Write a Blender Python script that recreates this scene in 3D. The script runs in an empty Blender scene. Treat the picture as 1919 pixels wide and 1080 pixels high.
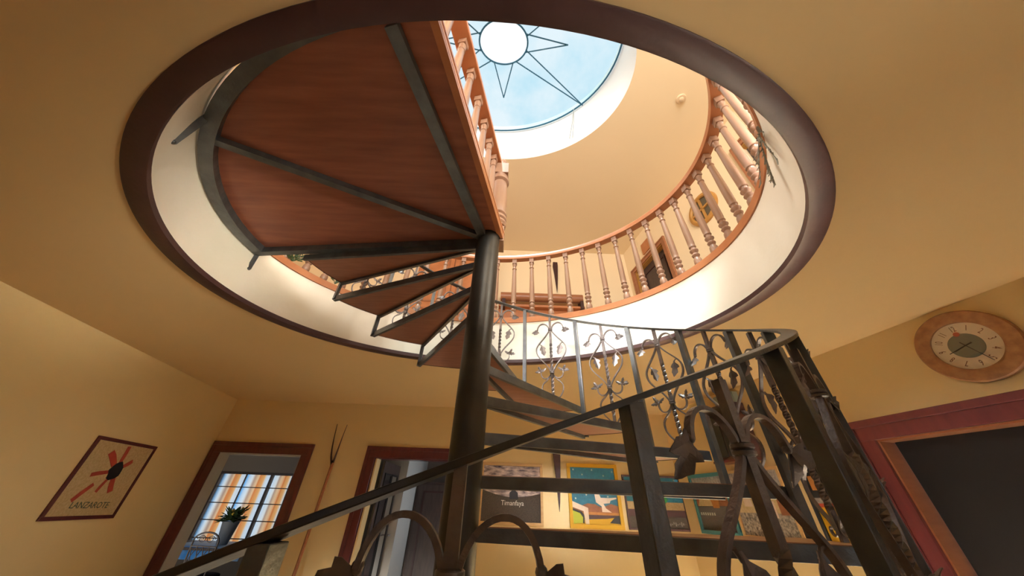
import bpy, bmesh, math, random
from mathutils import Vector, Matrix, Euler, noise
random.seed(7)
sc = bpy.context.scene
COL = sc.collection
PI = math.pi
R = math.radians
H, CZ = 1.2, 1.4                       # scene unit: lower ceiling is 1 H above the camera, camera 1.4 m above the floor

def V(x, y, z):
    return Vector((x*H, y*H, z*H + CZ))

# ------------------------------------------------------------------ camera, world, sun, daylight, fill lamps, exposure
FOC, PITCH, ROLL = 576.0, 0.6175, 0.0362
cam = bpy.data.cameras.new('camera'); camo = bpy.data.objects.new('camera', cam); COL.objects.link(camo)
cam.sensor_fit = 'HORIZONTAL'; cam.sensor_width = 36.0; cam.lens = FOC/1919*36
cam.clip_start = 0.02; cam.clip_end = 200
cp, sp, cr, sr = math.cos(PITCH), math.sin(PITCH), math.cos(ROLL), math.sin(ROLL)
X0, U0, F0 = Vector((1, 0, 0)), Vector((0, -sp, cp)), Vector((0, cp, sp))
cx_, cy_ = cr*X0 + sr*U0, -sr*X0 + cr*U0
mw = Matrix((( cx_.x, cy_.x, -F0.x, 0), (cx_.y, cy_.y, -F0.y, 0), (cx_.z, cy_.z, -F0.z, CZ), (0, 0, 0, 1)))
camo.matrix_world = mw
sc.camera = camo
sc.view_settings.view_transform = 'Standard'; sc.view_settings.look = 'None'
sc.view_settings.gamma = 1.0; sc.view_settings.use_curve_mapping = False
sc.view_settings.exposure = 0.08

world = bpy.data.worlds.new('sky'); sc.world = world; world.use_nodes = True
wn = world.node_tree; wn.nodes.clear()
wo = wn.nodes.new('ShaderNodeOutputWorld'); wb = wn.nodes.new('ShaderNodeBackground')
wb.inputs['Color'].default_value = (0.78, 0.89, 1.0, 1); wb.inputs['Strength'].default_value = 0.74
wn.links.new(wb.outputs[0], wo.inputs[0])

sun = bpy.data.lights.new('sun', 'SUN'); suno = bpy.data.objects.new('sun', sun); COL.objects.link(suno)
sun.energy = 5.2; sun.angle = R(3.0); sun.color = (1.0, 0.99, 0.96)
suno.rotation_euler = Vector((0.16, 0.31, -1.0)).to_track_quat('-Z', 'Y').to_euler()

def area(name, loc, aim, sx, sy, power, color, spread=180):
    l = bpy.data.lights.new(name, 'AREA'); o = bpy.data.objects.new(name, l); COL.objects.link(o)
    l.shape = 'RECTANGLE'; l.size = sx; l.size_y = sy; l.energy = power; l.color = color; l.spread = R(spread)
    o.location = loc; o.rotation_euler = (Vector(aim) - Vector(loc)).to_track_quat('-Z', 'Y').to_euler()
    return o
# daylight at the dining-room window; the lamps after it are unseen added fill
area('daylight_dining', V(-4.43, 6.80, -0.1), V(-4.2, 5, -0.2), 1.5, 1.3, 5, (0.92, 0.96, 1.0))
area('fill_back_right', V(1.65, -2.14, 0.20), V(2.10, 2.25, -1.17), 0.8, 0.7, 430, (1.0, 0.96, 0.87), 16)  # added beam, bounced off the right-hand floor to lift the ceiling
area('fill_back_left', V(-1.40, -2.14, 0.20), V(-1.25, 2.9, -1.17), 0.9, 0.8, 20, (1.0, 0.95, 0.84), 18)  # added beam onto the left floor, brightens the far left ceiling
area('fill_right', V(3.22, -1.05, 0.05), V(-1.75, 1.40, 1.22), 0.9, 0.9, 4.6, (1.0, 0.93, 0.76), 15)  # added beam that brightens the left plaster band and landing underside
area('fill_upstairs', V(0.6, -2.14, 2.6), V(0.6, 3, 2.6), 2.3, 1.5, 310, (1.0, 0.95, 0.86))  # added fill for the upstairs walls and ceiling
area('fill_upstairs_right', V(3.04, -0.55, 2.6), V(-3.2, 2.6, -0.1), 2.0, 1.5, 30, (1.0, 0.95, 0.84), 45)  # added lamp shining through the well onto the left wall
area('fill_upstairs_left', V(-3.02, 0.0, 2.6), V(2.4, 1.6, 2.5), 1.6, 1.5, 62, (1.0, 0.95, 0.84))  # added upstairs fill from an unseen left side
area('fill_beam_upstairs_left', V(-3.02, 0.0, 2.6), V(2.4, 1.7, 0.3), 1.6, 1.5, 20, (1.0, 0.95, 0.84), 40)  # added beam through the well towards the right wall
area('fill_beam_upstairs_back', V(0.6, -2.16, 2.75), V(0.85, 1.85, 0.98), 1.4, 0.8, 15, (0.95, 0.97, 1.0), 13)  # added beam that brightens the far railing
sc.cycles.diffuse_bounces = 8

# ------------------------------------------------------------------ materials
def mat(name, color, rough=0.6, metal=0.0, spec=0.4, bump=0.0, bscale=40.0, var=None, vscale=3.0, coat=0.0, stretch=None, vdet=4.0):
    m = bpy.data.materials.new(name); m.use_nodes = True
    nt = m.node_tree; b = nt.nodes['Principled BSDF']
    b.inputs['Base Color'].default_value = (*color, 1); b.inputs['Roughness'].default_value = rough
    b.inputs['Metallic'].default_value = metal; b.inputs['Specular IOR Level'].default_value = spec
    b.inputs['Coat Weight'].default_value = coat
    tc = nt.nodes.new('ShaderNodeTexCoord'); mp = nt.nodes.new('ShaderNodeMapping')
    nt.links.new(tc.outputs['Object'], mp.inputs[0])
    if stretch: mp.inputs['Scale'].default_value = stretch
    if var:
        n = nt.nodes.new('ShaderNodeTexNoise'); n.inputs['Scale'].default_value = vscale; n.inputs['Detail'].default_value = vdet
        rp = nt.nodes.new('ShaderNodeValToRGB')
        rp.color_ramp.elements[0].position = 0.32; rp.color_ramp.elements[1].position = 0.68
        rp.color_ramp.elements[0].color = (*color, 1); rp.color_ramp.elements[1].color = (*var, 1)
        nt.links.new(mp.outputs[0], n.inputs['Vector']); nt.links.new(n.outputs['Fac'], rp.inputs[0])
        nt.links.new(rp.outputs[0], b.inputs['Base Color'])
    if bump:
        n2 = nt.nodes.new('ShaderNodeTexNoise'); n2.inputs['Scale'].default_value = bscale; n2.inputs['Detail'].default_value = 3
        bp = nt.nodes.new('ShaderNodeBump'); bp.inputs['Strength'].default_value = bump; bp.inputs['Distance'].default_value = 0.02
        nt.links.new(mp.outputs[0], n2.inputs['Vector']); nt.links.new(n2.outputs['Fac'], bp.inputs['Height'])
        nt.links.new(bp.outputs[0], b.inputs['Normal'])
    return m

WALL = mat('cream_paint', (0.74, 0.565, 0.285), 0.75, bump=0.08, bscale=9, var=(0.77, 0.59, 0.305), vscale=1.5)
CEIL = mat('warm_ceiling_paint', (0.75, 0.54, 0.275), 0.8, bump=0.06, bscale=8, var=(0.77, 0.56, 0.295), vscale=1.2)
UPPER = mat('apricot_paint', (0.81, 0.665, 0.455), 0.8, bump=0.05, bscale=8, var=(0.83, 0.685, 0.475), vscale=1.0)
PLASTER = mat('white_plaster', (0.82, 0.76, 0.64), 0.8, bump=0.12, bscale=14, var=(0.85, 0.79, 0.68), vscale=4)
SHAFT = mat('shaft_plaster', (0.88, 0.88, 0.86), 0.8, bump=0.1, bscale=10)
DARKTRIM = mat('dark_stained_wood', (0.042, 0.016, 0.016), 0.45, var=(0.058, 0.022, 0.021), vscale=5, stretch=(1, 1, 6), bump=0.05)
MAROON = mat('maroon_wood', (0.078, 0.015, 0.017), 0.32, var=(0.105, 0.021, 0.021), vscale=4, stretch=(6, 6, 1), coat=0.2)
REDWOOD = mat('red_brown_wood', (0.30, 0.115, 0.055), 0.4, var=(0.36, 0.15, 0.07), vscale=5, stretch=(1, 1, 5), coat=0.1)
RAILWOOD = mat('orange_varnished_wood', (0.42, 0.155, 0.062), 0.32, var=(0.50, 0.20, 0.085), vscale=6, coat=0.3)
BALWOOD = mat('pale_turned_wood', (0.29, 0.160, 0.105), 0.36, var=(0.39, 0.235, 0.150), vscale=14, stretch=(1, 1, 0.12), coat=0.3)
UNDERWOOD = mat('tread_wood', (0.27, 0.115, 0.068), 0.5, var=(0.35, 0.155, 0.095), vscale=5, stretch=(1.0, 9.0, 3.0), bump=0.05, bscale=20)
TOPWOOD = mat('landing_board_wood', (0.235, 0.078, 0.048), 0.42, var=(0.33, 0.115, 0.065), vscale=3.5, stretch=(0.8, 7.0, 3.0), bump=0.04, bscale=15)
TREADWOOD = mat('pale_tread_wood', (0.46, 0.27, 0.13), 0.5, var=(0.52, 0.32, 0.17), vscale=8, stretch=(1, 6, 1))  # paler than the underside wood, goes on upward tread faces
STEEL = mat('dark_painted_steel', (0.105, 0.112, 0.118), 0.33, metal=0.7, spec=0.5, var=(0.155, 0.163, 0.170), vscale=12, bump=0.08, bscale=90)
RAILSTEEL = mat('dark_handrail_steel', (0.050, 0.049, 0.047), 0.36, metal=0.7, var=(0.075, 0.073, 0.07), vscale=12, bump=0.06, bscale=90)
POLE = mat('blackened_steel_tube', (0.045, 0.042, 0.036), 0.38, metal=0.6, var=(0.070, 0.064, 0.054), vscale=6, bump=0.04, bscale=60)
IRON = mat('wrought_iron', (0.125, 0.105, 0.100), 0.38, metal=0.55, var=(0.185, 0.155, 0.145), vscale=25, bump=0.15, bscale=120)
CLOCKWOOD = mat('burl_wood', (0.20, 0.085, 0.030), 0.45, var=(0.33, 0.155, 0.06), vscale=22, vdet=8, coat=0.1)
DIAL = mat('cream_dial', (0.86, 0.75, 0.60), 0.35, coat=0.3)
DIALGREY = mat('grey_dial_centre', (0.17, 0.185, 0.165), 0.3, metal=0.3)
BLACK = mat('black_lacquer', (0.012, 0.011, 0.012), 0.4)
NEARBLACK = mat('dark_interior_paint', (0.011, 0.009, 0.009), 0.8, spec=0.08)
GOLD = mat('pale_pine', (0.50, 0.30, 0.12), 0.55, var=(0.58, 0.37, 0.16), vscale=8, stretch=(1, 1, 6))
YELLOW = mat('yellow_paint', (0.60, 0.33, 0.015), 0.5)
LIME = mat('lime_paint', (0.38, 0.40, 0.03), 0.6)
RED = mat('red_paint', (0.33, 0.035, 0.022), 0.55, var=(0.40, 0.06, 0.03), vscale=20)
GREENINK = mat('dark_green_ink', (0.045, 0.075, 0.045), 0.6)
STAR = mat('pale_star_paint', (0.55, 0.55, 0.46), 0.6)
NIGHT = mat('night_blue_paint', (0.010, 0.085, 0.145), 0.55, var=(0.018, 0.13, 0.19), vscale=30)
SAND = mat('sand_mosaic', (0.50, 0.36, 0.17), 0.8, var=(0.62, 0.47, 0.26), vscale=60, bump=0.4, bscale=200)
BEIGE = mat('beige_paint', (0.66, 0.50, 0.36), 0.6, var=(0.70, 0.55, 0.42), vscale=30)
BROWNP = mat('brown_earth_paint', (0.17, 0.055, 0.02), 0.6, var=(0.25, 0.09, 0.03), vscale=20)
ORANGEP = mat('orange_earth_paint', (0.36, 0.13, 0.025), 0.6, var=(0.42, 0.18, 0.04), vscale=20)
LAVA = mat('dark_gravel', (0.055, 0.042, 0.034), 0.9, var=(0.095, 0.075, 0.058), vscale=90, bump=0.6, bscale=250)
CLOUDS = mat('pink_white_cloud_mosaic', (0.70, 0.56, 0.50), 0.8, var=(0.045, 0.035, 0.065), vscale=9, stretch=(1, 1, 3.2), vdet=6)
PEBBLES = mat('pebble_mosaic', (0.09, 0.075, 0.06), 0.85, var=(0.48, 0.40, 0.31), vscale=45, bump=0.6, bscale=120)
TEAL = mat('teal_paint', (0.045, 0.155, 0.165), 0.55)
GREYTEAL = mat('grey_teal_paint', (0.25, 0.32, 0.30), 0.6)
CACTUS = mat('green_paint', (0.02, 0.16, 0.035), 0.6, var=(0.04, 0.25, 0.06), vscale=40)
STONEP = mat('pale_stone_mosaic', (0.40, 0.37, 0.33), 0.8, var=(0.22, 0.20, 0.20), vscale=50)
WHITEP = mat('white_lettering', (0.72, 0.68, 0.60), 0.6)
BLUEPL = mat('blue_plastic', (0.01, 0.16, 0.62), 0.35, var=(0.02, 0.24, 0.75), vscale=12)
CLOTH = mat('blue_tablecloth', (0.03, 0.22, 0.62), 0.6, var=(0.45, 0.62, 0.80), vscale=2.2)
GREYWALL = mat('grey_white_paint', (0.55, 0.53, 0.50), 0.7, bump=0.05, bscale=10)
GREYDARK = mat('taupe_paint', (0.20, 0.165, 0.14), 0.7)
POTGREY = mat('grey_ceramic', (0.22, 0.23, 0.25), 0.4)
LEAFG = mat('dark_green_leaf', (0.030, 0.055, 0.018), 0.5, var=(0.06, 0.10, 0.03), vscale=20)
YFLOWER = mat('yellow_petals', (0.70, 0.46, 0.05), 0.5)
TWIG = mat('dry_grey_twig', (0.20, 0.18, 0.14), 0.8)
OCHREWOOD = mat('ochre_wood', (0.42, 0.20, 0.045), 0.4, var=(0.50, 0.26, 0.07), vscale=9, coat=0.2)
DOORDARK = mat('dark_door_wood', (0.050, 0.033, 0.030), 0.45, var=(0.072, 0.048, 0.042), vscale=6, stretch=(6, 6, 1))
FLOORM = mat('stone_floor', (0.56, 0.51, 0.42), 0.4, var=(0.61, 0.555, 0.46), vscale=3)
WHITEPL = mat('white_plastic', (0.72, 0.56, 0.38), 0.5)
CORDM = mat('grey_cord', (0.34, 0.36, 0.36), 0.7)
LEAD = mat('dark_blue_lead', (0.020, 0.110, 0.200), 0.5)
MIRRORM = mat('mirror_glass', (0.70, 0.74, 0.80), 0.04, metal=1.0)

def tint_glass(name, tint, trans, c1, c2, scale):
    m = bpy.data.materials.new(name); m.use_nodes = True; nt = m.node_tree; nt.nodes.clear()
    out = nt.nodes.new('ShaderNodeOutputMaterial'); mix = nt.nodes.new('ShaderNodeMixShader')
    tr = nt.nodes.new('ShaderNodeBsdfTransparent'); tl = nt.nodes.new('ShaderNodeBsdfTranslucent')
    tr.inputs[0].default_value = (*tint, 1)
    tc = nt.nodes.new('ShaderNodeTexCoord'); n = nt.nodes.new('ShaderNodeTexNoise'); rp = nt.nodes.new('ShaderNodeValToRGB')
    n.inputs['Scale'].default_value = scale; n.inputs['Detail'].default_value = 5
    rp.color_ramp.elements[0].position = 0.35; rp.color_ramp.elements[1].position = 0.62
    rp.color_ramp.elements[0].color = (*c1, 1); rp.color_ramp.elements[1].color = (*c2, 1)
    nt.links.new(tc.outputs['Object'], n.inputs['Vector']); nt.links.new(n.outputs['Fac'], rp.inputs[0])
    nt.links.new(rp.outputs[0], tl.inputs[0]); nt.links.new(rp.outputs[0], tr.inputs[0])
    mix.inputs[0].default_value = 1 - trans
    nt.links.new(tr.outputs[0], mix.inputs[1]); nt.links.new(tl.outputs[0], mix.inputs[2]); nt.links.new(mix.outputs[0], out.inputs[0])
    return m
SKYGLASS = tint_glass('painted_sky_glass', (0.80, 0.93, 1.0), 0.86, (0.60, 0.86, 0.93), (0.93, 0.99, 0.98), 1.3)
SUNGLASS = tint_glass('milky_sun_glass', (1.0, 1.0, 0.97), 0.72, (0.97, 0.98, 0.96), (1.0, 1.0, 0.98), 1.0)
PANE = tint_glass('clear_window_glass', (0.97, 0.985, 1.0), 0.997, (0.9, 0.9, 0.9), (0.95, 0.95, 0.95), 1.0)

def curtain_mat():
    m = bpy.data.materials.new('striped_sheer_curtain'); m.use_nodes = True; nt = m.node_tree; nt.nodes.clear()
    out = nt.nodes.new('ShaderNodeOutputMaterial'); mix = nt.nodes.new('ShaderNodeMixShader')
    tr = nt.nodes.new('ShaderNodeBsdfTransparent'); tl = nt.nodes.new('ShaderNodeBsdfTranslucent')
    tc = nt.nodes.new('ShaderNodeTexCoord'); sx = nt.nodes.new('ShaderNodeSeparateXYZ')
    ma = nt.nodes.new('ShaderNodeMath'); ma.operation = 'MULTIPLY'; ma.inputs[1].default_value = 1.9
    fr = nt.nodes.new('ShaderNodeMath'); fr.operation = 'FRACT'
    rp = nt.nodes.new('ShaderNodeValToRGB'); rp.color_ramp.interpolation = 'LINEAR'
    cols = [(0.0, (0.75, 0.22, 0.06)), (0.16, (0.85, 0.42, 0.14)), (0.24, (0.80, 0.78, 0.72)), (0.40, (0.70, 0.80, 0.92)),
            (0.50, (0.12, 0.45, 0.85)), (0.60, (0.72, 0.82, 0.90)), (0.74, (0.85, 0.78, 0.68)), (0.82, (0.55, 0.35, 0.25)), (0.90, (0.85, 0.55, 0.30)), (1.0, (0.80, 0.26, 0.08))]
    e = rp.color_ramp.elements
    e[0].position, e[0].color = cols[0][0], (*cols[0][1], 1)
    e[1].position, e[1].color = cols[-1][0], (*cols[-1][1], 1)
    for p, c in cols[1:-1]:
        k = e.new(p); k.color = (*c, 1)
    nt.links.new(tc.outputs['Object'], sx.inputs[0]); nt.links.new(sx.outputs[0], ma.inputs[0]); nt.links.new(ma.outputs[0], fr.inputs[0])
    nt.links.new(fr.outputs[0], rp.inputs[0]); nt.links.new(rp.outputs[0], tl.inputs[0]); nt.links.new(rp.outputs[0], tr.inputs[0])
    mix.inputs[0].default_value = 0.45
    nt.links.new(tr.outputs[0], mix.inputs[1]); nt.links.new(tl.outputs[0], mix.inputs[2]); nt.links.new(mix.outputs[0], out.inputs[0])
    return m
CURTAIN = curtain_mat()

# ------------------------------------------------------------------ mesh helpers
class MB:
    """collects geometry in world metres; build() links ONE object"""
    def __init__(s): s.v = []; s.f = []; s.m = []; s.cur = 0; s.mats = []
    def use(s, m):
        if m not in s.mats: s.mats.append(m)
        s.cur = s.mats.index(m); return s
    def add(s, verts, faces):
        o = len(s.v); s.v += [tuple(p) for p in verts]
        for f in faces: s.f.append([i + o for i in f]); s.m.append(s.cur)
        return s
    def box(s, c, hx, hy, hz, ax=None):
        ax = ax or (Vector((1, 0, 0)), Vector((0, 1, 0)), Vector((0, 0, 1))); c = Vector(c)
        vs = [c + ax[0]*hx*i + ax[1]*hy*j + ax[2]*hz*k for k in (-1, 1) for j in (-1, 1) for i in (-1, 1)]
        return s.add(vs, [(0, 2, 3, 1), (4, 5, 7, 6), (0, 1, 5, 4), (2, 6, 7, 3), (0, 4, 6, 2), (1, 3, 7, 5)])
    def bar(s, p0, p1, w, h, up=Vector((0, 0, 1))):
        p0, p1 = Vector(p0), Vector(p1); d = (p1 - p0); L = d.length; d.normalize()
        u = up - d*up.dot(d)
        if u.length < 1e-5: u = Vector((1, 0, 0)) - d*d.x
        u.normalize(); w_ = d.cross(u)
        return s.box((p0 + p1)/2, L/2, w/2, h/2, (d, w_, u))
    def prism(s, poly, ext):
        poly = [Vector(p) for p in poly]; e = Vector(ext); n = len(poly)
        vs = poly + [p + e for p in poly]
        fs = [tuple(range(n))[::-1], tuple(range(n, 2*n))] + [(i, (i+1) % n, n + (i+1) % n, n + i) for i in range(n)]
        return s.add(vs, fs)
    def tube(s, pts, r, n=8, caps=True):
        pts = [Vector(p) for p in pts]; k = len(pts); rs = r if isinstance(r, (list, tuple)) else [r]*k
        T = [(pts[min(i+1, k-1)] - pts[max(i-1, 0)]).normalized() for i in range(k)]
        u = T[0].orthogonal().normalized(); vs = []
        for i in range(k):
            u = (u - T[i]*u.dot(T[i])).normalized(); w = T[i].cross(u)
            vs += [pts[i] + (u*math.cos(2*PI*j/n) + w*math.sin(2*PI*j/n))*rs[i] for j in range(n)]
        fs = [(i*n + j, i*n + (j+1) % n, (i+1)*n + (j+1) % n, (i+1)*n + j) for i in range(k-1) for j in range(n)]
        if caps: fs += [tuple(range(n))[::-1], tuple(range((k-1)*n, k*n))]
        return s.add(vs, fs)
    def ribbon(s, pts, axw, w, t):
        """rectangular section w (along axw) x t swept along pts; axw Vector or list"""
        pts = [Vector(p) for p in pts]; k = len(pts); vs = []
        for i in range(k):
            T = (pts[min(i+1, k-1)] - pts[max(i-1, 0)]).normalized()
            a = axw[i] if isinstance(axw, list) else axw
            a = (a - T*a.dot(T)).normalized(); b = T.cross(a)
            ww = w[i] if isinstance(w, list) else w; tt = t[i] if isinstance(t, list) else t
            vs += [pts[i] + a*ww/2*p + b*tt/2*q for p, q in ((-1, -1), (1, -1), (1, 1), (-1, 1))]
        fs = [(i*4 + j, i*4 + (j+1) % 4, (i+1)*4 + (j+1) % 4, (i+1)*4 + j) for i in range(k-1) for j in range(4)]
        fs += [(3, 2, 1, 0), tuple(range((k-1)*4, k*4))]
        return s.add(vs, fs)
    def lathe(s, prof, base, up=Vector((0, 0, 1)), n=20):
        up = Vector(up).normalized(); u = up.orthogonal().normalized(); w = up.cross(u); base = Vector(base); vs = []
        for r, z in prof: vs += [base + up*z + (u*math.cos(2*PI*j/n) + w*math.sin(2*PI*j/n))*r for j in range(n)]
        k = len(prof)
        fs = [(i*n + j, i*n + (j+1) % n, (i+1)*n + (j+1) % n, (i+1)*n + j) for i in range(k-1) for j in range(n)]
        fs += [tuple(range(n))[::-1], tuple(range((k-1)*n, k*n))]
        return s.add(vs, fs)
    def ball(s, c, r, n=10, m=6, sc3=(1, 1, 1), ax=None):
        c = Vector(c); ax = ax or (Vector((1, 0, 0)), Vector((0, 1, 0)), Vector((0, 0, 1)))
        prof = [(math.sin(PI*i/m), -math.cos(PI*i/m)) for i in range(m + 1)]; vs = []
        for a, z in prof:
            a = max(a, 1e-3)
            vs += [c + (ax[0]*a*math.cos(2*PI*j/n)*sc3[0] + ax[1]*a*math.sin(2*PI*j/n)*sc3[1] + ax[2]*z*sc3[2])*r for j in range(n)]
        fs = [(i*n + j, i*n + (j+1) % n, (i+1)*n + (j+1) % n, (i+1)*n + j) for i in range(m) for j in range(n)]
        fs += [tuple(range(n))[::-1], tuple(range(m*n, (m+1)*n))]
        return s.add(vs, fs)
    def build(s, name, m=None, parent=None, smooth=False, bevel=0.0):
        me = bpy.data.meshes.new(name)
        org = Vector((0, 0, 0))
        p = parent
        while p is not None: org += p.location; p = p.parent
        me.from_pydata([Vector(v) - org for v in s.v], [], s.f)
        if m is not None: me.materials.append(m)
        else:
            for k in s.mats: me.materials.append(k)
            for i, pl in enumerate(me.polygons): pl.material_index = s.m[i]
        bm = bmesh.new(); bm.from_mesh(me); bmesh.ops.recalc_face_normals(bm, faces=bm.faces); bm.to_mesh(me); bm.free()
        if smooth:
            for pl in me.polygons: pl.use_smooth = True
            try: me.set_sharp_from_angle(angle=R(38))
            except Exception: pass
        o = bpy.data.objects.new(name, me); COL.objects.link(o)
        if parent: o.parent = parent
        if bevel:
            b = o.modifiers.new('bevel', 'BEVEL'); b.width = bevel; b.segments = 2; b.limit_method = 'ANGLE'
        return o

def thing(name, label, cat, loc, group=None):
    o = bpy.data.objects.new(name, None); COL.objects.link(o); o.location = loc; o.empty_display_size = 0.1
    o['label'] = label; o['category'] = cat
    if group: o['group'] = group
    return o
def tag(o, label, cat, group=None):
    o['label'] = label; o['category'] = cat
    if group: o['group'] = group
    return o
def struct(o):
    o['kind'] = 'structure'; return o

def text_verts(body, size, extrude=0.0008, space=1.0):
    cu = bpy.data.curves.new('lettering', 'FONT'); cu.body = body; cu.size = size; cu.extrude = extrude
    cu.align_x = 'CENTER'; cu.align_y = 'CENTER'; cu.space_character = space; cu.resolution_u = 2
    t = bpy.data.objects.new('lettering', cu); COL.objects.link(t)
    dg = bpy.context.evaluated_depsgraph_get(); dg.update()
    me = bpy.data.meshes.new_from_object(t.evaluated_get(dg))
    vs = [v.co.copy() for v in me.vertices]; fs = [tuple(p.vertices) for p in me.polygons]
    bpy.data.objects.remove(t); bpy.data.curves.remove(cu); bpy.data.meshes.remove(me)
    return vs, fs

# ------------------------------------------------------------------ the oval well
EA, EB, ETH = 1.6359, 1.2023, -0.0668
CX, CY = -0.1827, 1.3860              # centre of the opening
SX, SY = -0.158, 1.386                # stair pole
def E(rho, ang, z, c=(CX, CY)):
    a = R(ang); x, y = rho*EA*math.cos(a), rho*EB*math.sin(a); ct, st = math.cos(ETH), math.sin(ETH)
    return V(c[0] + x*ct - y*st, c[1] + x*st + y*ct, z)
def S(rho, ang, z): return E(rho, ang, z, (SX, SY))
def ering(mb, prof, a0, a1, n, c=(CX, CY), closed=False):
    """sweep a (rho, z) profile along the oval"""
    k = len(prof); vs = []; steps = n if closed else n + 1
    for i in range(steps):
        a = a0 + (a1 - a0)*i/n
        vs += [E(r, a, z, c) for r, z in prof]
    fs = []
    for i in range(n):
        j = (i + 1) % steps
        for q in range(k):
            fs.append((i*k + q, i*k + (q+1) % k, j*k + (q+1) % k, j*k + q))
    if not closed: fs += [tuple(range(k))[::-1], tuple(range(n*k, (n+1)*k))]
    return mb.add(vs, fs)

LW0, LW1 = -2.835, -0.1532            # left wall x = LW0 + LW1*y ; right wall x = RW0 + RW1*y (in H)
RW0, RW1 = 2.790, -0.1973
YF, YB, ZF, ZC = 4.115, -2.0, -CZ/H, 1.012
ZU, ZT = 1.385, 3.75                  # upper floor, upper ceiling
def lx(y): return LW0 + LW1*y
def rx(y): return RW0 + RW1*y
ROOM = [(lx(YB), YB), (rx(YB), YB), (rx(YF), YF), (lx(YF), YF)]

def plate_with_hole(z0, z1, rho, c, outer, n=144):
    """slab between z0 and z1 with an oval hole"""
    mb = MB(); inn = []; out = []
    for i in range(n):
        p = E(rho, 360*i/n, 0, c); inn.append((p.x/H, p.y/H))
    cc = c
    angs = [math.atan2(p[1]-cc[1], p[0]-cc[0]) for p in inn]
    corner = [math.atan2(p[1]-cc[1], p[0]-cc[0]) for p in outer]
    def hit(a):
        d = (math.cos(a), math.sin(a)); best = None
        for i in range(len(outer)):
            p, q = outer[i], outer[(i+1) % len(outer)]
            ex, ey = q[0]-p[0], q[1]-p[1]; den = d[0]*ey - d[1]*ex
            if abs(den) < 1e-9: continue
            t = ((p[0]-cc[0])*ey - (p[1]-cc[1])*ex)/den; s_ = ((p[0]-cc[0])*d[1] - (p[1]-cc[1])*d[0])/den
            if t > 0 and -1e-6 <= s_ <= 1+1e-6 and (best is None or t < best): best = t
        return (cc[0]+d[0]*best, cc[1]+d[1]*best)
    for i, a in enumerate(angs):
        h = hit(a)
        for j, ca in enumerate(corner):      # snap the nearest ray to each corner
            dd = abs((a - ca + PI) % (2*PI) - PI)
            if dd < PI/n*1.01 and all(abs((b - ca + PI) % (2*PI) - PI) >= dd for b in angs): h = outer[j]
        out.append(h)
    vs = []
    for i in range(n):
        vs += [V(*inn[i], z0), V(*out[i], z0), V(*inn[i], z1), V(*out[i], z1)]
    fs = []
    for i in range(n):
        j = (i+1) % n; a, b = i*4, j*4
        fs += [(a, b, b+1, a+1), (a+2, a+3, b+3, b+2), (a, a+2, b+2, b), (a+1, b+1, b+3, a+3)]
    return mb.add(vs, fs)

def wall_xy(mb, p, q, z0, z1, thick, side, holes=()):
    """vertical wall from p to q (H units); thick in H to `side`; holes = (t0,t1,za,zb) in H along the wall"""
    p, q = Vector((*p, 0)), Vector((*q, 0)); d = (q - p); L = d.length; d.normalize(); nrm = Vector((-d.y, d.x, 0))*side
    ts = sorted({0.0, L} | {h[0] for h in holes} | {h[1] for h in holes}); zs = sorted({z0, z1} | {h[2] for h in holes} | {h[3] for h in holes})
    for i in range(len(ts)-1):
        for j in range(len(zs)-1):
            tm, zm = (ts[i]+ts[i+1])/2, (zs[j]+zs[j+1])/2
            if any(h[0] < tm < h[1] and h[2] < zm < h[3] for h in holes): continue
            P = []
            for nn in (0, thick):
                for (t, z) in ((ts[i], zs[j]), (ts[i+1], zs[j]), (ts[i+1], zs[j+1]), (ts[i], zs[j+1])):
                    w = p + d*t + nrm*nn; P.append(V(w.x, w.y, z))
            mb.add(P, [(0, 1, 2, 3), (7, 6, 5, 4), (0, 4, 5, 1), (1, 5, 6, 2), (2, 6, 7, 3), (3, 7, 4, 0)])
    return mb

# ------------------------------------------------------------------ setting, lower storey
TH = 0.14
struct(MB().prism([V(-6.6, -2.2, ZF), V(3.5, -2.2, ZF), V(3.5, 7, ZF), V(-6.6, 7, ZF)], (0, 0, -0.1)).build('floor', FLOORM))
struct(plate_with_hole(ZC, ZC + 0.06, 0.962, (CX, CY), ROOM).build('ceiling', CEIL))
Ll = math.hypot(lx(YF) - lx(YB), YF - YB)
def tl_(y): return (y - YB)/(YF - YB)*Ll
struct(wall_xy(MB(), (lx(YB), YB), (lx(YF), YF), ZF, ZC + .05, TH, 1).build('wall_left', WALL))
Lr = math.hypot(rx(YF) - rx(YB), YF - YB)
def tr_(y): return (y - YB)/(YF - YB)*Lr      # distance along the right wall for a given y
struct(wall_xy(MB(), (rx(YB), YB), (rx(YF), YF), ZF, ZC + .05, TH, -1, [(tr_(-1.5), tr_(-0.6), -0.4, 0.5), (tr_(0.55), tr_(2.12), ZF, 0.425)]).build('wall_right', WALL))
xl = lx(YF)
D1 = (-3.335, -2.385, 0.432); D2 = (-1.50, -0.42, 0.428)
struct(wall_xy(MB(), (xl - .2, YF), (rx(YF) + .2, YF), ZF, ZC + .05, TH, 1,
               [(D1[0]-xl+.2, D1[1]-xl+.2, ZF, D1[2]), (D2[0]-xl+.2, D2[1]-xl+.2, ZF, D2[2])]).build('wall_far', WALL))
bx0 = lx(YB)
struct(wall_xy(MB(), (bx0 - .2, YB), (rx(YB) + .2, YB), ZF, ZC + .05, TH, -1, [(1.25-bx0+.2, 2.05-bx0+.2, -0.2, 0.6), (-1.8-bx0+.2, -1.0-bx0+.2, -0.2, 0.6)]).build('wall_back', WALL))

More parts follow.
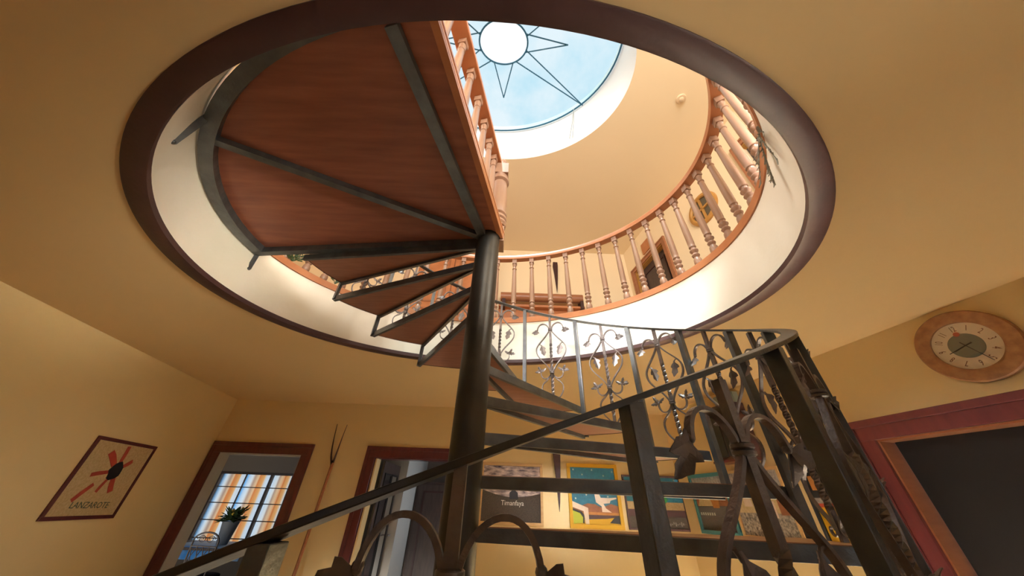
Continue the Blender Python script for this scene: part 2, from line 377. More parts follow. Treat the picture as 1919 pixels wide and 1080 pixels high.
# stairwell: plaster band, trim at the ceiling
mb = MB(); ering(mb, [(0.950, 1.0), (0.985, 1.0), (0.985, ZU), (0.950, ZU)], 0, 360, 160, closed=True)
struct(mb.build('wall_stairwell', PLASTER, smooth=True))
mb = MB(); ering(mb, [(0.947, 1.0), (0.953, 0.997), (0.994, 0.997), (1.0, 1.001), (1.0, ZC + .004), (0.962, ZC + .004), (0.962, 1.030), (0.951, 1.030), (0.947, 1.027)], 0, 360, 160, closed=True)
struct(mb.build('trim_1', DARKTRIM, smooth=True))
# two nail heads and the scarf joint mark in the ring
# ------------------------------------------------------------------ setting, upper storey
struct(plate_with_hole(ZU - .05, ZU, 0.975, (CX, CY), ROOM).build('floor_upper', FLOORM))
HC, HR, GC, GR, ZG = (-0.117, 1.369), 0.803, (-0.205, 1.219), 0.813, 4.2
struct(plate_with_hole(ZT, ZT + .06, HR, HC, ROOM).build('ceiling_upper', UPPER))
mb = MB(); n = 120; vs = []
for i in range(n):
    a = 360*i/n
    vs += [E(HR, a, ZT, HC), E(GR, a, ZG + .12, GC), E(HR + .05, a, ZT + .03, HC), E(GR + .05, a, ZG + .12, GC)]
fs = []
for i in range(n):
    a, b = i*4, ((i+1) % n)*4
    fs += [(a, b, b+1, a+1), (a+2, a+3, b+3, b+2), (a, a+2, b+2, b), (a+1, b+1, b+3, a+3)]
struct(mb.add(vs, fs).build('wall_skylight', SHAFT, smooth=True))
struct(wall_xy(MB(), (lx(YB), YB), (lx(YF), YF), ZU - .3, ZT + .05, TH, 1, [(tl_(-0.7), tl_(0.7), 1.95, 3.25)]).build('wall_upper_left', UPPER))
struct(wall_xy(MB(), (rx(YB), YB), (rx(YF), YF), ZU - .3, ZT + .05, TH, -1, [(tr_(3.22), tr_(3.92), ZU, 3.20), (tr_(1.0), tr_(1.80), ZU, 3.28), (tr_(-1.4), tr_(0.3), 1.95, 3.25)]).build('wall_upper_right', UPPER))
struct(wall_xy(MB(), (xl - .2, YF), (rx(YF) + .2, YF), ZU - .3, ZT + .05, TH, 1).build('wall_upper_far', UPPER))
struct(wall_xy(MB(), (bx0 - .2, YB), (rx(YB) + .2, YB), ZU - .3, ZT + .05, TH, -1, [(-0.4-bx0+.2, 1.6-bx0+.2, 1.95, 3.25)]).build('wall_upper_back', UPPER))

# skylight: painted glass with a lead compass-like sun
gl = MB(); n = 96
gl.use(SKYGLASS)
sc0 = V(-0.192, 1.209, ZG); sr_ = 0.203; srY = 0.160
disc = [sc0 + Vector((sr_*H*math.cos(2*PI*i/n)*1.32, srY*H*math.sin(2*PI*i/n)*1.28, 0)) for i in range(n)]
rim = [E(GR, 360*i/n, ZG, GC) for i in range(n)]
gl.add(rim + disc, [(i, (i+1) % n, n + (i+1) % n, n + i) for i in range(n)])
gl.use(SUNGLASS); gl.add(disc, [tuple(range(n))])
win = struct(gl.build('window_1'))
ld = MB()
ld.tube(disc + [disc[0]], 0.011, 6)
ring_r = [E(GR - .006, 360*i/n, ZG, GC) for i in range(n + 1)]
ld.tube(ring_r, 0.012, 6)
def raydir(a, r): return sc0 + Vector((math.cos(R(a))*r*1.27*H, math.sin(R(a))*r*H, 0))
def disc_at(a): return sc0 + Vector((sr_*H*math.cos(R(a))*1.32, srY*H*math.sin(R(a))*1.28, 0))
def rimhit(tip):
    d = tip - sc0; t = 1.0
    for k in range(400):
        p = sc0 + d*(k/200); q = Vector(((p.x/H - GC[0]), (p.y/H - GC[1])))
        if math.hypot(q.x/EA, q.y/EB) > GR - .01: return p
    return tip
for a in range(0, 360, 90):
    t = raydir(a, 0.565)
    for s_ in (-24, 24): ld.tube([disc_at(a + s_), t], 0.008, 6)
for a in (38, 142, 218, 322):
    t = rimhit(raydir(a, 1.2))
    for s_ in (-20, 20): ld.tube([disc_at(a + s_), t], 0.008, 6)
ld.build('lead_strips', LEAD, win)

# ------------------------------------------------------------------ spiral staircase
STEP, RISE, RS = 18.9, 0.155, 0.745
def fang(n): return 4.3 + STEP*(9 - n)          # front edge of tread n (1 = top ... 16 = bottom)
def tz(n): return 0.093 + RISE*(9 - n)
def hz(a): return 0.899 + 0.0082*(a - 21.5)     # handrail height over the stair angle
stair = thing('spiral_staircase', 'dark steel spiral staircase with wooden wedge treads, round pole and wrought iron railing', 'staircase', V(SX, SY, ZF))
mb = MB(); mb.lathe([(0.20, 0), (0.20, 0.012), (0.083, 0.016), (0.083, 3.02), (0.088, 3.02), (0.088, 3.05)], V(SX, SY, ZF), n=40)
mb.build('pole', POLE, stair, smooth=True)
PR = 0.06
for k in range(1, 17):
    a0, a1, z = fang(k), fang(k) + STEP, tz(k)
    if k == 1: z -= 0.022
    t = MB(); na = 10
    A = [S(RS, a0 + (a1 - a0)*i/na, z) for i in range(na + 1)]
    inn = [S(PR*.6, a1, z), S(PR*.6, a0, z)]
    t.prism([p + Vector((0, 0, 0.0015)) for p in A + inn], (0, 0, -0.0275))
    tr = t.build('tread', None if False else UNDERWOOD, stair)
    tr.data.materials.append(TREADWOOD)
    for pl in tr.data.polygons:
        if pl.normal.z > 0.5: pl.material_index = 1
    for (aa, nm) in ((a0, 0.2), (a1, -0.2)):
        b = MB(); p0, p1 = S(0.0, aa + nm, z), S(RS + .004, aa + nm, z); d = Vector((0, 0, -0.026))
        b.bar(p0 + d, p1 + d, 0.022, 0.05)
        b.build('steel_bearer', STEEL, tr, bevel=0.002)
    e = MB(); e.ribbon([p + Vector((0, 0, -0.014)) for p in A], Vector((0, 0, 1)), 0.030, 0.004); e.build('edge_strip', DARKTRIM, tr)
# railing posts: from the rear corner of the tread below up to the handrail
def tang(a):
    d = (S(RS, a + 1, 0) - S(RS, a - 1, 0)); d.normalize(); return d
PANG = {14: -92.8, 13: -70.6, 12: -49.5, 11: -31.5, 10: -14.0, 9: 3.0, 8: 21.8, 7: 40.7, 6: 60.3}
CANG = {14: -82.6, 13: -61.2, 8: 30.9, 7: 50.6}
for k in range(2, 17):
    a = PANG.get(k, fang(k)); p = S(RS + .012, a, 0)
    top = V(0, 0, hz(a)).z - 0.006
    bot = V(0, 0, tz(k + 1) - 0.03).z if k < 16 else V(0, 0, ZF).z
    pm = MB(); pm.bar(Vector((p.x, p.y, bot)), Vector((p.x, p.y, top)), 0.042, 0.032, tang(a))
    pm.build('railing_post', STEEL, stair, bevel=0.002)
# short struts between the two topmost treads and the landing
p = S(RS + .004, fang(1), 0); 
pm = MB(); pm.bar(Vector((p.x, p.y, V(0, 0, tz(2) - .03).z)), Vector((p.x, p.y, V(0, 0, hz(fang(1))).z)), 0.034, 0.024, tang(fang(1)))
pm.build('railing_post', STEEL, stair, bevel=0.002)
# handrail
hp, hw = [], []
for i in range(141):
    a = -131 + (172 + 131)*i/140
    q = S(RS + .012, a, hz(a)); hp.append(q)
    o = q - S(0, 0, hz(a)); o.z = 0; hw.append(o.normalized())
hr = MB(); hr.ribbon(hp, hw, 0.046, 0.012); hr.build('handrail', RAILSTEEL, stair, bevel=0.002)

# ---- wrought-iron panel, modelled once in local metres: x along the rail, z up from the tread, y outwards
def P2(x, z, y=0.0): return Vector((x, y, z))
def bez(p0, p1, p2, p3, n=12):
    return [p0*(1-t)**3 + p1*3*t*(1-t)**2 + p2*3*t*t*(1-t) + p3*t**3 for t in [i/n for i in range(n+1)]]
ZTOP, ZC1, ZC2 = 0.872, 0.735, 0.312            # underside of rail, upper collar, lower collar
def mesh_only(mb, name, m, smooth=True):
    o = mb.build(name, m, None, smooth=smooth); me = o.data; bpy.data.objects.remove(o); return me
def leaf_mb(mb, base, d, nrm, L, W, curl=0.25):
    """three-lobed forged leaf, folded along its midrib, with real thickness"""
    d = d.normalized(); s = d.cross(nrm).normalized(); nn = s.cross(d).normalized()
    prof = [(0, .10), (.12, .22), (.25, .75), (.38, .95), (.47, .55), (.58, .62), (.72, .70), (.82, .42), (.92, .26), (1.0, .02)]
    top = []
    for sgn in (1, -1):
        for (u, w) in prof:
            mid = base + d*(u*L) + nn*(curl*L*u*u)
            top.append((mid, mid + s*(sgn*w*W/2) - nn*(0.18*w*W)))
    k = len(prof); vs = []; fs = []
    th = nn*0.0022
    for sgn in range(2):
        o = len(vs)
        for i in range(k):
            m_, e_ = top[sgn*k + i]
            vs += [m_ + th, e_ + th*.4, e_ - th*.4, m_ - th]
        for i in range(k-1):
            a, b = o + i*4, o + (i+1)*4
            fs += [(a, a+1, b+1, b), (a+1, a+2, b+2, b+1), (a+2, a+3, b+3, b+2)]
    mb.add(vs, fs)
# twisted square bar
tw = MB(); zs = [0.0, 0.05, 0.10] + [0.10 + 0.012*i for i in range(1, 15)] + [0.30, 0.36] + [0.36 + 0.012*i for i in range(1, 20)] + [0.62, 0.70, ZTOP]
vs = []; ang = 0.0
for i, z in enumerate(zs):
    if i and ((0.10 < z < 0.27) or (0.36 < z < 0.60)): ang += R(30)
    w = 0.010
    vs += [P2(w*math.sqrt(2)*math.cos(ang + PI/4 + j*PI/2), z, w*math.sqrt(2)*math.sin(ang + PI/4 + j*PI/2)) for j in range(4)]
k = len(zs)
tw.add(vs, [(i*4 + j, i*4 + (j+1) % 4, (i+1)*4 + (j+1) % 4, (i+1)*4 + j) for i in range(k-1) for j in range(4)] + [(3, 2, 1, 0), tuple(range((k-1)*4, k*4))])
ME_BAR = mesh_only(tw, 'ornament_bar', IRON, smooth=False)
ME_COLLAR = {}
for z in (ZC1, ZC2):
    c = MB(); c.lathe([(0.016, -0.012), (0.021, -0.009), (0.021, -0.003), (0.017, 0.0), (0.021, 0.003), (0.021, 0.009), (0.016, 0.012)], P2(0, z), n=12)
    ME_COLLAR[z] = mesh_only(c, 'collar', IRON)
ME_SCROLL = []; ME_LEAF = []
for s in (-1, 1):
    # heart-shaped bow between the collars, continuing over the upper collar as a hook
    pts = bez(P2(s*0.008, ZC2), P2(s*0.05, ZC2 + .11), P2(s*0.150, ZC2 + .14), P2(s*0.138, 0.545), 14)
    pts += bez(P2(s*0.138, 0.545), P2(s*0.128, 0.60), P2(s*0.05, 0.645), P2(-s*0.006 + s*0.012, ZC1), 14)[1:]
    b = MB(); b.ribbon(pts, Vector((0, 1, 0)), 0.016, 0.009); ME_SCROLL.append(mesh_only(b, 'scroll', IRON, False))
    hk = bez(P2(s*0.008, ZC1 - .01), P2(s*0.018, ZC1 + .085), P2(s*0.115, ZC1 + .100), P2(s*0.126, ZC1 + .008), 16)
    b = MB(); b.ribbon(hk, Vector((0, 1, 0)), 0.016, 0.009); ME_SCROLL.append(mesh_only(b, 'scroll', IRON, False))
    # small upward curl beside the lower collar
    ck = bez(P2(s*0.006, ZC2 - .008), P2(s*0.035, ZC2 - .085), P2(s*0.110, ZC2 - .060), P2(s*0.098, ZC2 + .012), 12)
    b = MB(); b.ribbon(ck, Vector((0, 1, 0)), 0.015, 0.008); ME_SCROLL.append(mesh_only(b, 'scroll', IRON, False))
    # lower bow ending in a foot volute
    lb = bez(P2(s*0.006, ZC2 - .004), P2(s*0.03, ZC2 - .09), P2(s*0.100, ZC2 - .075), P2(s*0.092, ZC2 - .150), 12)
    lb += bez(P2(s*0.092, ZC2 - .150), P2(s*0.085, ZC2 - .21), P2(s*0.025, 0.075), P2(s*0.016, 0.035), 12)[1:]
    b = MB(); b.ribbon(lb, Vector((0, 1, 0)), 0.015, 0.008); ME_SCROLL.append(mesh_only(b, 'scroll', IRON, False))
    vo = [P2(s*(0.016 + 0.022) - s*0.022*math.cos(t)*(1 - t/9), 0.035 - 0.022*math.sin(t)*(1 - t/9)) for t in [i*0.35 for i in range(16)]]
    b = MB(); b.ribbon(vo, Vector((0, 1, 0)), 0.011, 0.005); ME_SCROLL.append(mesh_only(b, 'scroll', IRON, False))
    # leaves: at the hook tip, hanging inside the bow, flower on the small curl
    b = MB(); tip = P2(s*0.126, ZC1 + .010)
    leaf_mb(b, tip, Vector((s*0.35, -0.25, -1)), Vector((0, -1, 0.2)), 0.075, 0.062)
    leaf_mb(b, tip, Vector((s*0.9, 0.3, -0.45)), Vector((0, -1, 0.2)), 0.062, 0.052)
    b.ball(tip, 0.009); ME_LEAF.append(mesh_only(b, 'leaf', IRON))
    b = MB(); q = P2(s*0.112, 0.600)
    b.tube([P2(s*0.118, 0.592), P2(s*0.100, 0.588), P2(s*0.088, 0.572)], 0.004, 6)
    leaf_mb(b, P2(s*0.090, 0.585), Vector((s*0.02 - s*0.25, 0.1, -1)), Vector((0, -1, 0.1)), 0.115, 0.066, 0.15)
    ME_LEAF.append(mesh_only(b, 'leaf', IRON))
    b = MB(); q = P2(s*0.098, ZC2 + .010)
    for (dx, dy, dz) in ((0.9, 0.2, 0.7), (0.4, -0.6, 0.9), (-0.2, 0.5, 1.0), (1.0, -0.4, 0.1), (-0.7, -0.2, 0.6)):
        leaf_mb(b, q, Vector((s*dx, dy, dz)), Vector((0, -1, 0.3)), 0.055, 0.032, -0.3)
    b.ball(q, 0.009); ME_LEAF.append(mesh_only(b, 'leaf', IRON))
for k in range(2, 17):
    am = CANG.get(k, (PANG.get(k, fang(k)) + PANG.get(k - 1, fang(k - 1)))/2)
    base = S(RS + .012, am, tz(k)); out = base - S(0, 0, tz(k)); out.z = 0
    t = tang(am); t.z = 0; t.normalize(); o_ = Vector((t.y, -t.x, 0))
    M = Matrix(((-t.x, o_.x, 0, 0), (-t.y, o_.y, 0, 0), (0, 0, 1, 0), (0, 0, 0, 1)))
    bar = bpy.data.objects.new('ornament_bar', ME_BAR); COL.objects.link(bar); bar.parent = stair
    bar.location = base - stair.location; bar.rotation_euler = M.to_euler()
    for z in (ZC1, ZC2):
        c = bpy.data.objects.new('collar', ME_COLLAR[z]); COL.objects.link(c); c.parent = bar
    for me in ME_SCROLL:
        c = bpy.data.objects.new('scroll', me); COL.objects.link(c); c.parent = bar
    for me in ME_LEAF:
        c = bpy.data.objects.new('leaf', me); COL.objects.link(c); c.parent = bar

# landing: quarter platform from the top of the stair to the edge of the well
ZL = 1.312
ld_ = MB(); na = 30
poly = [E(0.905, 176.5 + (267.0 - 176.5)*i/na, ZL + .045) for i in range(na + 1)] + [V(-0.302, 0.30, ZL + .045), V(-0.076, 1.38, ZL + .045), V(-0.10, 1.42, ZL + .045), V(-0.2, 1.43, ZL + .045)]
ld_.prism(poly, (0, 0, 0.045)); land = ld_.build('landing', TOPWOOD, stair)
rm = MB(); vs = []
arc = [176.2 + (268.5 - 176.2)*i/na for i in range(na + 1)]
ering(rm, [(0.903, ZL), (0.943, ZL), (0.943, ZL + .045), (0.903, ZL + .045)], arc[0], arc[-1], na); rm.build('rim', STEEL, land)
fb = MB(); p0, p1 = V(SX, SY + .01, ZL + .018), E(0.943, 176.2, ZL + .018); fb.bar(p0, p1, 0.045, 0.05); fb.build('front_bearer', STEEL, land)
for (x, y) in ((-1.400, 0.785), (-0.445, 0.345)):
    b = MB(); b.bar(V(SX - .03, SY - .03, ZL + .024), V(x, y, ZL + .024), 0.058 if x > -1 else 0.042, 0.040); b.build('rib', STEEL, land)
ed = MB()
e0, e1 = V(-0.306, 0.26, 0), V(-0.066, 1.40, 0); ed_d = (e1 - e0).normalized(); en = Vector((ed_d.y, -ed_d.x, 0))
for (z0, z1, w) in ((ZL + .040, ZL + .056, .004), (ZL + .056, ZL + .088, .005), (ZL + .088, ZL + .104, .008)):
    zc = V(0, 0, (z0 + z1)/2).z
    ed.box(Vector(((e0.x + e1.x)/2, (e0.y + e1.y)/2, zc)) + en*(w - .018), (e1 - e0).length/2, .018, (z1 - z0)*H/2, (ed_d, en, Vector((0, 0, 1))))
ed.build('nosing', RAILWOOD, land)
for (p0, p1) in ((E(0.938, 175.6, ZL + .028), E(0.951, 174.6, 1.213)), (E(0.938, -136.2, ZL + .02), E(0.951, -137.5, 1.150))):
    b = MB(); b.bar(p0, p1, 0.030, 0.012, Vector((0, 0, 1))); b.ball(p1, 0.014); b.build('anchor_bolt', STEEL, land)

# ------------------------------------------------------------------ upper balustrade around the well
BAL_PROF = [(0.024, 0), (0.031, 0.010), (0.034, 0.035), (0.031, 0.065), (0.022, 0.083), (0.020, 0.090), (0.027, 0.098), (0.033, 0.112), (0.027, 0.126),
            (0.020, 0.134), (0.023, 0.142), (0.035, 0.158), (0.036, 0.166), (0.026, 0.182), (0.020, 0.190), (0.022, 0.200), (0.030, 0.206), (0.030, 0.216),
            (0.026, 0.224), (0.029, 0.245), (0.029, 0.42), (0.023, 0.70), (0.021, 0.712), (0.027, 0.718), (0.027, 0.728), (0.020, 0.736),
            (0.019, 0.755), (0.024, 0.780), (0.027, 0.790), (0.022, 0.798), (0.022, 0.805)]
balu = thing('well_balustrade', 'curved wooden balustrade with turned balusters around the oval opening upstairs', 'railing', V(CX, CY, ZU))
GAP0, GAP1 = -92, 172
b = MB(); ering(b, [(0.944, ZU + .002), (0.992, ZU + .002), (0.992, ZU + .058), (0.948, ZU + .058), (0.944, ZU + .054)], GAP0, GAP1, 110); b.build('base_rail', RAILWOOD, balu, smooth=True)
b = MB(); ering(b, [(0.946, 2.168), (0.994, 2.168), (0.996, 2.205), (0.988, 2.222), (0.952, 2.222), (0.944, 2.205)], GAP0, GAP1, 110); b.build('handrail', RAILWOOD, balu, smooth=True)
bm_ = MB(); bm_.lathe(BAL_PROF, (0, 0, 0), n=16); bm_.box((0, 0, 0.836), 0.027, 0.027, 0.032)
bm_.box((0, 0, 0.0), 0.034, 0.034, 0.004)
ME_BAL = mesh_only(bm_, 'baluster', BALWOOD)
angs = [85.485 + 6.62*i for i in range(-26, 13)]
for a in angs:
    o = bpy.data.objects.new('baluster', ME_BAL); COL.objects.link(o); o.parent = balu
    p = E(0.970, a, ZU + .058); o.location = p - balu.location
    d = E(0.97, a + .5, 0) - E(0.97, a - .5, 0); o.rotation_euler = (0, 0, math.atan2(d.y, d.x))
# landing balustrade
lb_ = thing('landing_balustrade', 'straight wooden balustrade with turned newel along the landing edge', 'railing', V(-0.13, 1.43, ZU))
nw = [(r_*1.28, z_) for r_, z_ in [(0.055, -0.03), (0.055, 0.14), (0.048, 0.16), (0.060, 0.175), (0.060, 0.19), (0.046, 0.205), (0.060, 0.22), (0.060, 0.245), (0.046, 0.26), (0.060, 0.275), (0.060, 0.29),
      (0.050, 0.31), (0.056, 0.40), (0.052, 0.66), (0.046, 0.70), (0.062, 0.715), (0.062, 0.74), (0.048, 0.76), (0.055, 0.79)]]
NX, NY = -0.118, 1.435
b = MB(); b.box(V(NX, NY, ZU) + Vector((0, 0, 0.02)), 0.066, 0.066, 0.078); b.lathe(nw[1:], V(NX, NY, ZU), n=24); b.box(V(NX, NY, ZU) + Vector((0, 0, 0.86)), 0.070, 0.070, 0.07)
b.lathe([(0.03, 0.93), (0.05, 0.945), (0.05, 0.955), (0.035, 0.965), (0.05, 0.99), (0.055, 1.01), (0.045, 1.04), (0.02, 1.06), (0.004, 1.063)], V(NX, NY, ZU), n=24)
b.build('newel_post', BALWOOD, lb_, smooth=True)
x_of = lambda y: -0.333 + (y - 0.632)*0.2215
hb = MB(); p0, p1 = V(x_of(0.25), 0.25, 2.190), V(x_of(1.40), 1.40, 2.190); dd = (p1 - p0).normalized(); nn_ = Vector((dd.y, -dd.x, 0))
hb.box((p0 + p1)/2, (p1 - p0).length/2, 0.060, 0.022, (dd, nn_, Vector((0, 0, 1)))); hb.box((p0 + p1)/2 + Vector((0, 0, .02)), (p1 - p0).length/2, 0.050, 0.012, (dd, nn_, Vector((0, 0, 1)))); hb.build('handrail', RAILWOOD, lb_, bevel=0.006)
hb = MB(); p0, p1 = V(x_of(0.25) + .02, 0.25, ZU + .040), V(x_of(1.40) + .02, 1.40, ZU + .040)
hb.box((p0 + p1)/2, (p1 - p0).length/2, 0.036, 0.020, (dd, nn_, Vector((0, 0, 1)))); hb.build('base_rail', RAILWOOD, lb_)
for y in (0.337, 0.484, 0.632, 0.779, 0.929, 1.075, 1.21, 1.335):
    o = bpy.data.objects.new('baluster', ME_BAL); COL.objects.link(o); o.parent = lb_
    o.location = V(x_of(y) + .006, y, ZU + .056) - lb_.location; o.rotation_euler = (0, 0, math.atan2(dd.y, dd.x))

# ------------------------------------------------------------------ helpers for things on walls
def frame_on(kind, s0, z):
    """origin and axes (right, up, out) for a wall as seen from inside the room"""
    if kind == 'far': return V(s0, YF, z), Vector((1, 0, 0)), Vector((0, -1, 0))
    if kind == 'left':
        d = Vector((LW1, 1, 0)).normalized(); return V(lx(s0), s0, z), d, Vector((d.y, -d.x, 0))
    d = Vector((-RW1, -1, 0)).normalized(); return V(rx(s0), s0, z), d, Vector((d.y, -d.x, 0))
UP = Vector((0, 0, 1))
class Plane:
    def __init__(s, o, r, n): s.o, s.r, s.n = o, r, n
    def at(s, u, v, w=0.0): return s.o + s.r*u + UP*v + s.n*w
    def poly(s, mb, pts, w0, w1): mb.prism([s.at(u, v, w0) for u, v in pts], s.n*(w1 - w0)); return mb
    def rect(s, mb, u0, v0, u1, v1, w0, w1): return s.poly(mb, [(u0, v0), (u1, v0), (u1, v1), (u0, v1)], w0, w1)
    def text(s, mb, body, size, u, v, w, rot=0.0, space=1.0, sx=1.0):
        vs, fs = text_verts(body, size, space=space); c, q = math.cos(rot), math.sin(rot)
        mb.add([s.at(u + p.x*sx*c - p.y*q, v + p.x*sx*q + p.y*c, w + p.z) for p in vs], fs)
def frame_rects(pl, mb, u0, v0, u1, v1, t, w0, w1):
    pl.rect(mb, u0, v1 - t, u1, v1, w0, w1); pl.rect(mb, u0, v0, u1, v0 + t, w0, w1)
    pl.rect(mb, u0, v0 + t, u0 + t, v1 - t, w0, w1); pl.rect(mb, u1 - t, v0 + t, u1, v1 - t, w0, w1)

# door frames on the far wall (maroon), the right wall and upstairs
def door_frame(name, pl, u0, u1, zb, zt, t, m, w=0.035, deep=0.17, m2=None):
    mb = MB(); m2 = m2 or m
    for (a, b_, c, d) in ((u0, zb, u0 + t, zt - t), (u1 - t, zb, u1, zt - t), (u0, zt - t, u1, zt)):
        pl.rect(mb, a, b_, c, d, 0, w*0.7)
    for (a, b_, c, d) in ((u0, zb, u0 + t*.35, zt - t*.35), (u1 - t*.35, zb, u1, zt - t*.35), (u0, zt - t*.35, u1, zt)):
        pl.rect(mb, a, b_, c, d, w*0.6, w)
    o = struct(mb.build(name, m, None, bevel=0.004))
    j = MB(); e = 0.012
    pl.rect(j, u0 + t - .03, zb, u0 + t + e, zt - t, -deep, 0.004); pl.rect(j, u1 - t - e, zb, u1 - t + .03, zt - t, -deep, 0.004); pl.rect(j, u0 + t - .03, zt - t - e, u1 - t + .03, zt - t + .03, -deep, 0.004)
    j.build('door_jamb', m2, o)
    return o
o0, r0, n0 = frame_on('far', 0, 0); FARP = Plane(o0, r0, n0)
door_frame('door_1', FARP, -3.452*H, -2.270*H, ZF*H, 0.530*H, 0.115*H, MAROON, m2=GREYWALL)
door_frame('door_2', FARP, -1.640*H, -0.290*H, ZF*H, 0.535*H, 0.115*H, MAROON)
oR, rR, nR = frame_on('right', 0, 0); RIP = Plane(oR, rR, nR)
kR = math.hypot(1, RW1)
def ur(y): return -y*kR*H                 # wall coordinate for a given y on the right wall
RTRIM = MB()
DR3 = door_frame('door_3', RIP, ur(2.235), ur(0.43), ZF*H, 0.532*H, 0.118*H, MAROON, w=0.045, m2=REDWOOD)
dl = MB(); RIP.rect(dl, ur(2.10), ZF*H, ur(0.57), 0.418*H, -0.165, -0.125); dl.build('door_leaf', NEARBLACK, DR3)

# ------------------------------------------------------------------ clock
YC_, ZC_, RC = 1.497, 0.787, 0.192*H
ck = thing('wall_clock', 'round burl wood wall clock with cream dial above the dark maroon door', 'clock', V(rx(YC_), YC_, ZC_))
CP = Plane(V(rx(YC_), YC_, ZC_), rR, nR)
def ring_on(pl, mb, prof, n=64):
    k = len(prof); vs = []
    for i in range(n):
        a = 2*PI*i/n; vs += [pl.at(r*math.cos(a), r*math.sin(a), w) for r, w in prof]
    fs = [(i*k + q_, i*k + (q_+1) % k, ((i+1) % n)*k + (q_+1) % k, ((i+1) % n)*k + q_) for i in range(n) for q_ in range(k)]
    mb.add(vs, fs)
def disc_on(pl, mb, r, w0, w1, n=64, u=0, v=0): pl.poly(mb, [(u + r*math.cos(2*PI*i/n), v + r*math.sin(2*PI*i/n)) for i in range(n)], w0, w1)
RD = RC*0.655
mb = MB(); ring_on(CP, mb, [(RC, 0.0), (RC, 0.022), (RC*.97, 0.030), (RC*.72, 0.034), (RD, 0.026), (RD, 0.0)]); mb.build('frame', CLOCKWOOD, ck, smooth=True)
mb = MB(); disc_on(CP, mb, RD + .002, 0.002, 0.012); dial = mb.build('dial', DIAL, ck)
mb = MB(); disc_on(CP, mb, RD*.52, 0.012, 0.0135); mb.build('dial_centre', DIALGREY, dial)
for hnum in range(1, 13):
    a = PI/2 - hnum*PI/6; mb = MB(); CP.text(mb, str(hnum), RD*.34, RD*.76*math.cos(a), RD*.76*math.sin(a), 0.0125, a - PI/2, sx=0.55)
    mb.build('numeral', BROWNP, dial)
mb = MB(); disc_on(CP, mb, RD*.10, 0.0137, 0.0145, 12, 0, RD*.53); mb.build('red_mark', RED, dial)
for (a, L, tail, w, nm) in ((PI/2 - R(155), RD*.90, RD*.2, 0.006, 'minute_hand'), (PI/2 - R(255), RD*.62, RD*.22, 0.008, 'hour_hand')):
    c_, s_ = math.cos(a), math.sin(a); mb = MB()
    CP.poly(mb, [(-tail*c_ - w*s_*.5, -tail*s_ + w*c_*.5), (-tail*c_ + w*s_*.5, -tail*s_ - w*c_*.5), (L*c_ + w*s_*.25, L*s_ - w*c_*.25), (L*c_ - w*s_*.25, L*s_ + w*c_*.25)], 0.016 if nm == 'hour_hand' else 0.018, 0.0175 if nm == 'hour_hand' else 0.0195)
    mb.build(nm, BLACK, ck)
gm = bpy.data.materials.new('clock_glass'); gm.use_nodes = True; nt = gm.node_tree; nt.nodes.clear()
o_ = nt.nodes.new('ShaderNodeOutputMaterial'); mx = nt.nodes.new('ShaderNodeMixShader'); t1 = nt.nodes.new('ShaderNodeBsdfTransparent'); g1 = nt.nodes.new('ShaderNodeBsdfGlossy'); fr = nt.nodes.new('ShaderNodeFresnel')
g1.inputs['Roughness'].default_value = 0.02; fr.inputs[0].default_value = 1.5
mx.inputs[0].default_value = 0.05; nt.links.new(t1.outputs[0], mx.inputs[1]); nt.links.new(g1.outputs[0], mx.inputs[2]); nt.links.new(mx.outputs[0], o_.inputs[0])
mb = MB(); disc_on(CP, mb, RD, 0.0225, 0.0240); mb.build('glass', gm, ck)

# ------------------------------------------------------------------ pictures
def picture(name, label, wall, s0, z0, w, h, fm, ft, fd=0.022):
    o, r, n = frame_on(wall, s0, z0); pl = Plane(o, r, n)
    t = thing(name, label, 'picture', o)
    mb = MB(); frame_rects(pl, mb, 0, 0, w, h, ft, 0.0, fd); mb.build('frame', fm, t, bevel=0.002)
    return t, pl
# left wall: red sun on a sandy ground
wL = 0.607*H; hL = 0.548*H
t, pl = picture('framed_picture', 'red-rayed dark disc on sand-coloured picture in thin maroon frame, left wall', 'left', 2.752, -0.184, wL, hL, MAROON, 0.030, 0.018)
mb = MB().use(SAND); pl.rect(mb, .028, .028, wL - .028, hL - .028, 0, 0.010)
def uvL(y, z): return ((y - 2.752)*math.hypot(1, LW1)*H, (z + .184)*H)
c0 = (wL*.555, hL*.60)
mb.use(BLACK); pl.poly(mb, [(c0[0] + .070*math.cos(2*PI*i/14)*(1 + .12*math.sin(3*i)), c0[1] + .080*math.sin(2*PI*i/14)*(1 + .1*math.cos(2*i))) for i in range(14)], 0.010, 0.0125)
mb.use(RED)
for (a, r0_, L, w) in ((95, .06, .16, .034), (38, .06, .10, .034), (140, .07, .16, .050), (192, .06, .17, .030), (232, .10, .17, .034), (-62, .05, .15, .044), (252, .07, .12, .026)):
    w *= 1.25; d = Vector((math.cos(R(a)), math.sin(R(a)))); s_ = Vector((-d.y, d.x)); off = Vector(c0) + (Vector((-.07, -.04)) if a == 232 else Vector((0, 0)))
    P = [off + d*r0_ + s_*w*.4, off + d*r0_ - s_*w*.4, off + d*(r0_ + L*.6) - s_*w*.55, off + d*(r0_ + L) - s_*w*.45, off + d*(r0_ + L) + s_*w*.45, off + d*(r0_ + L*.6) + s_*w*.40]
    pl.poly(mb, [(p.x, p.y) for p in P], 0.010, 0.012)
mb.use(GREENINK); pl.text(mb, 'LANZAROTE', 0.072, wL*.53, hL*.165, 0.0105, 0, 1.0, 0.95)
mb.build('canvas', None, t)

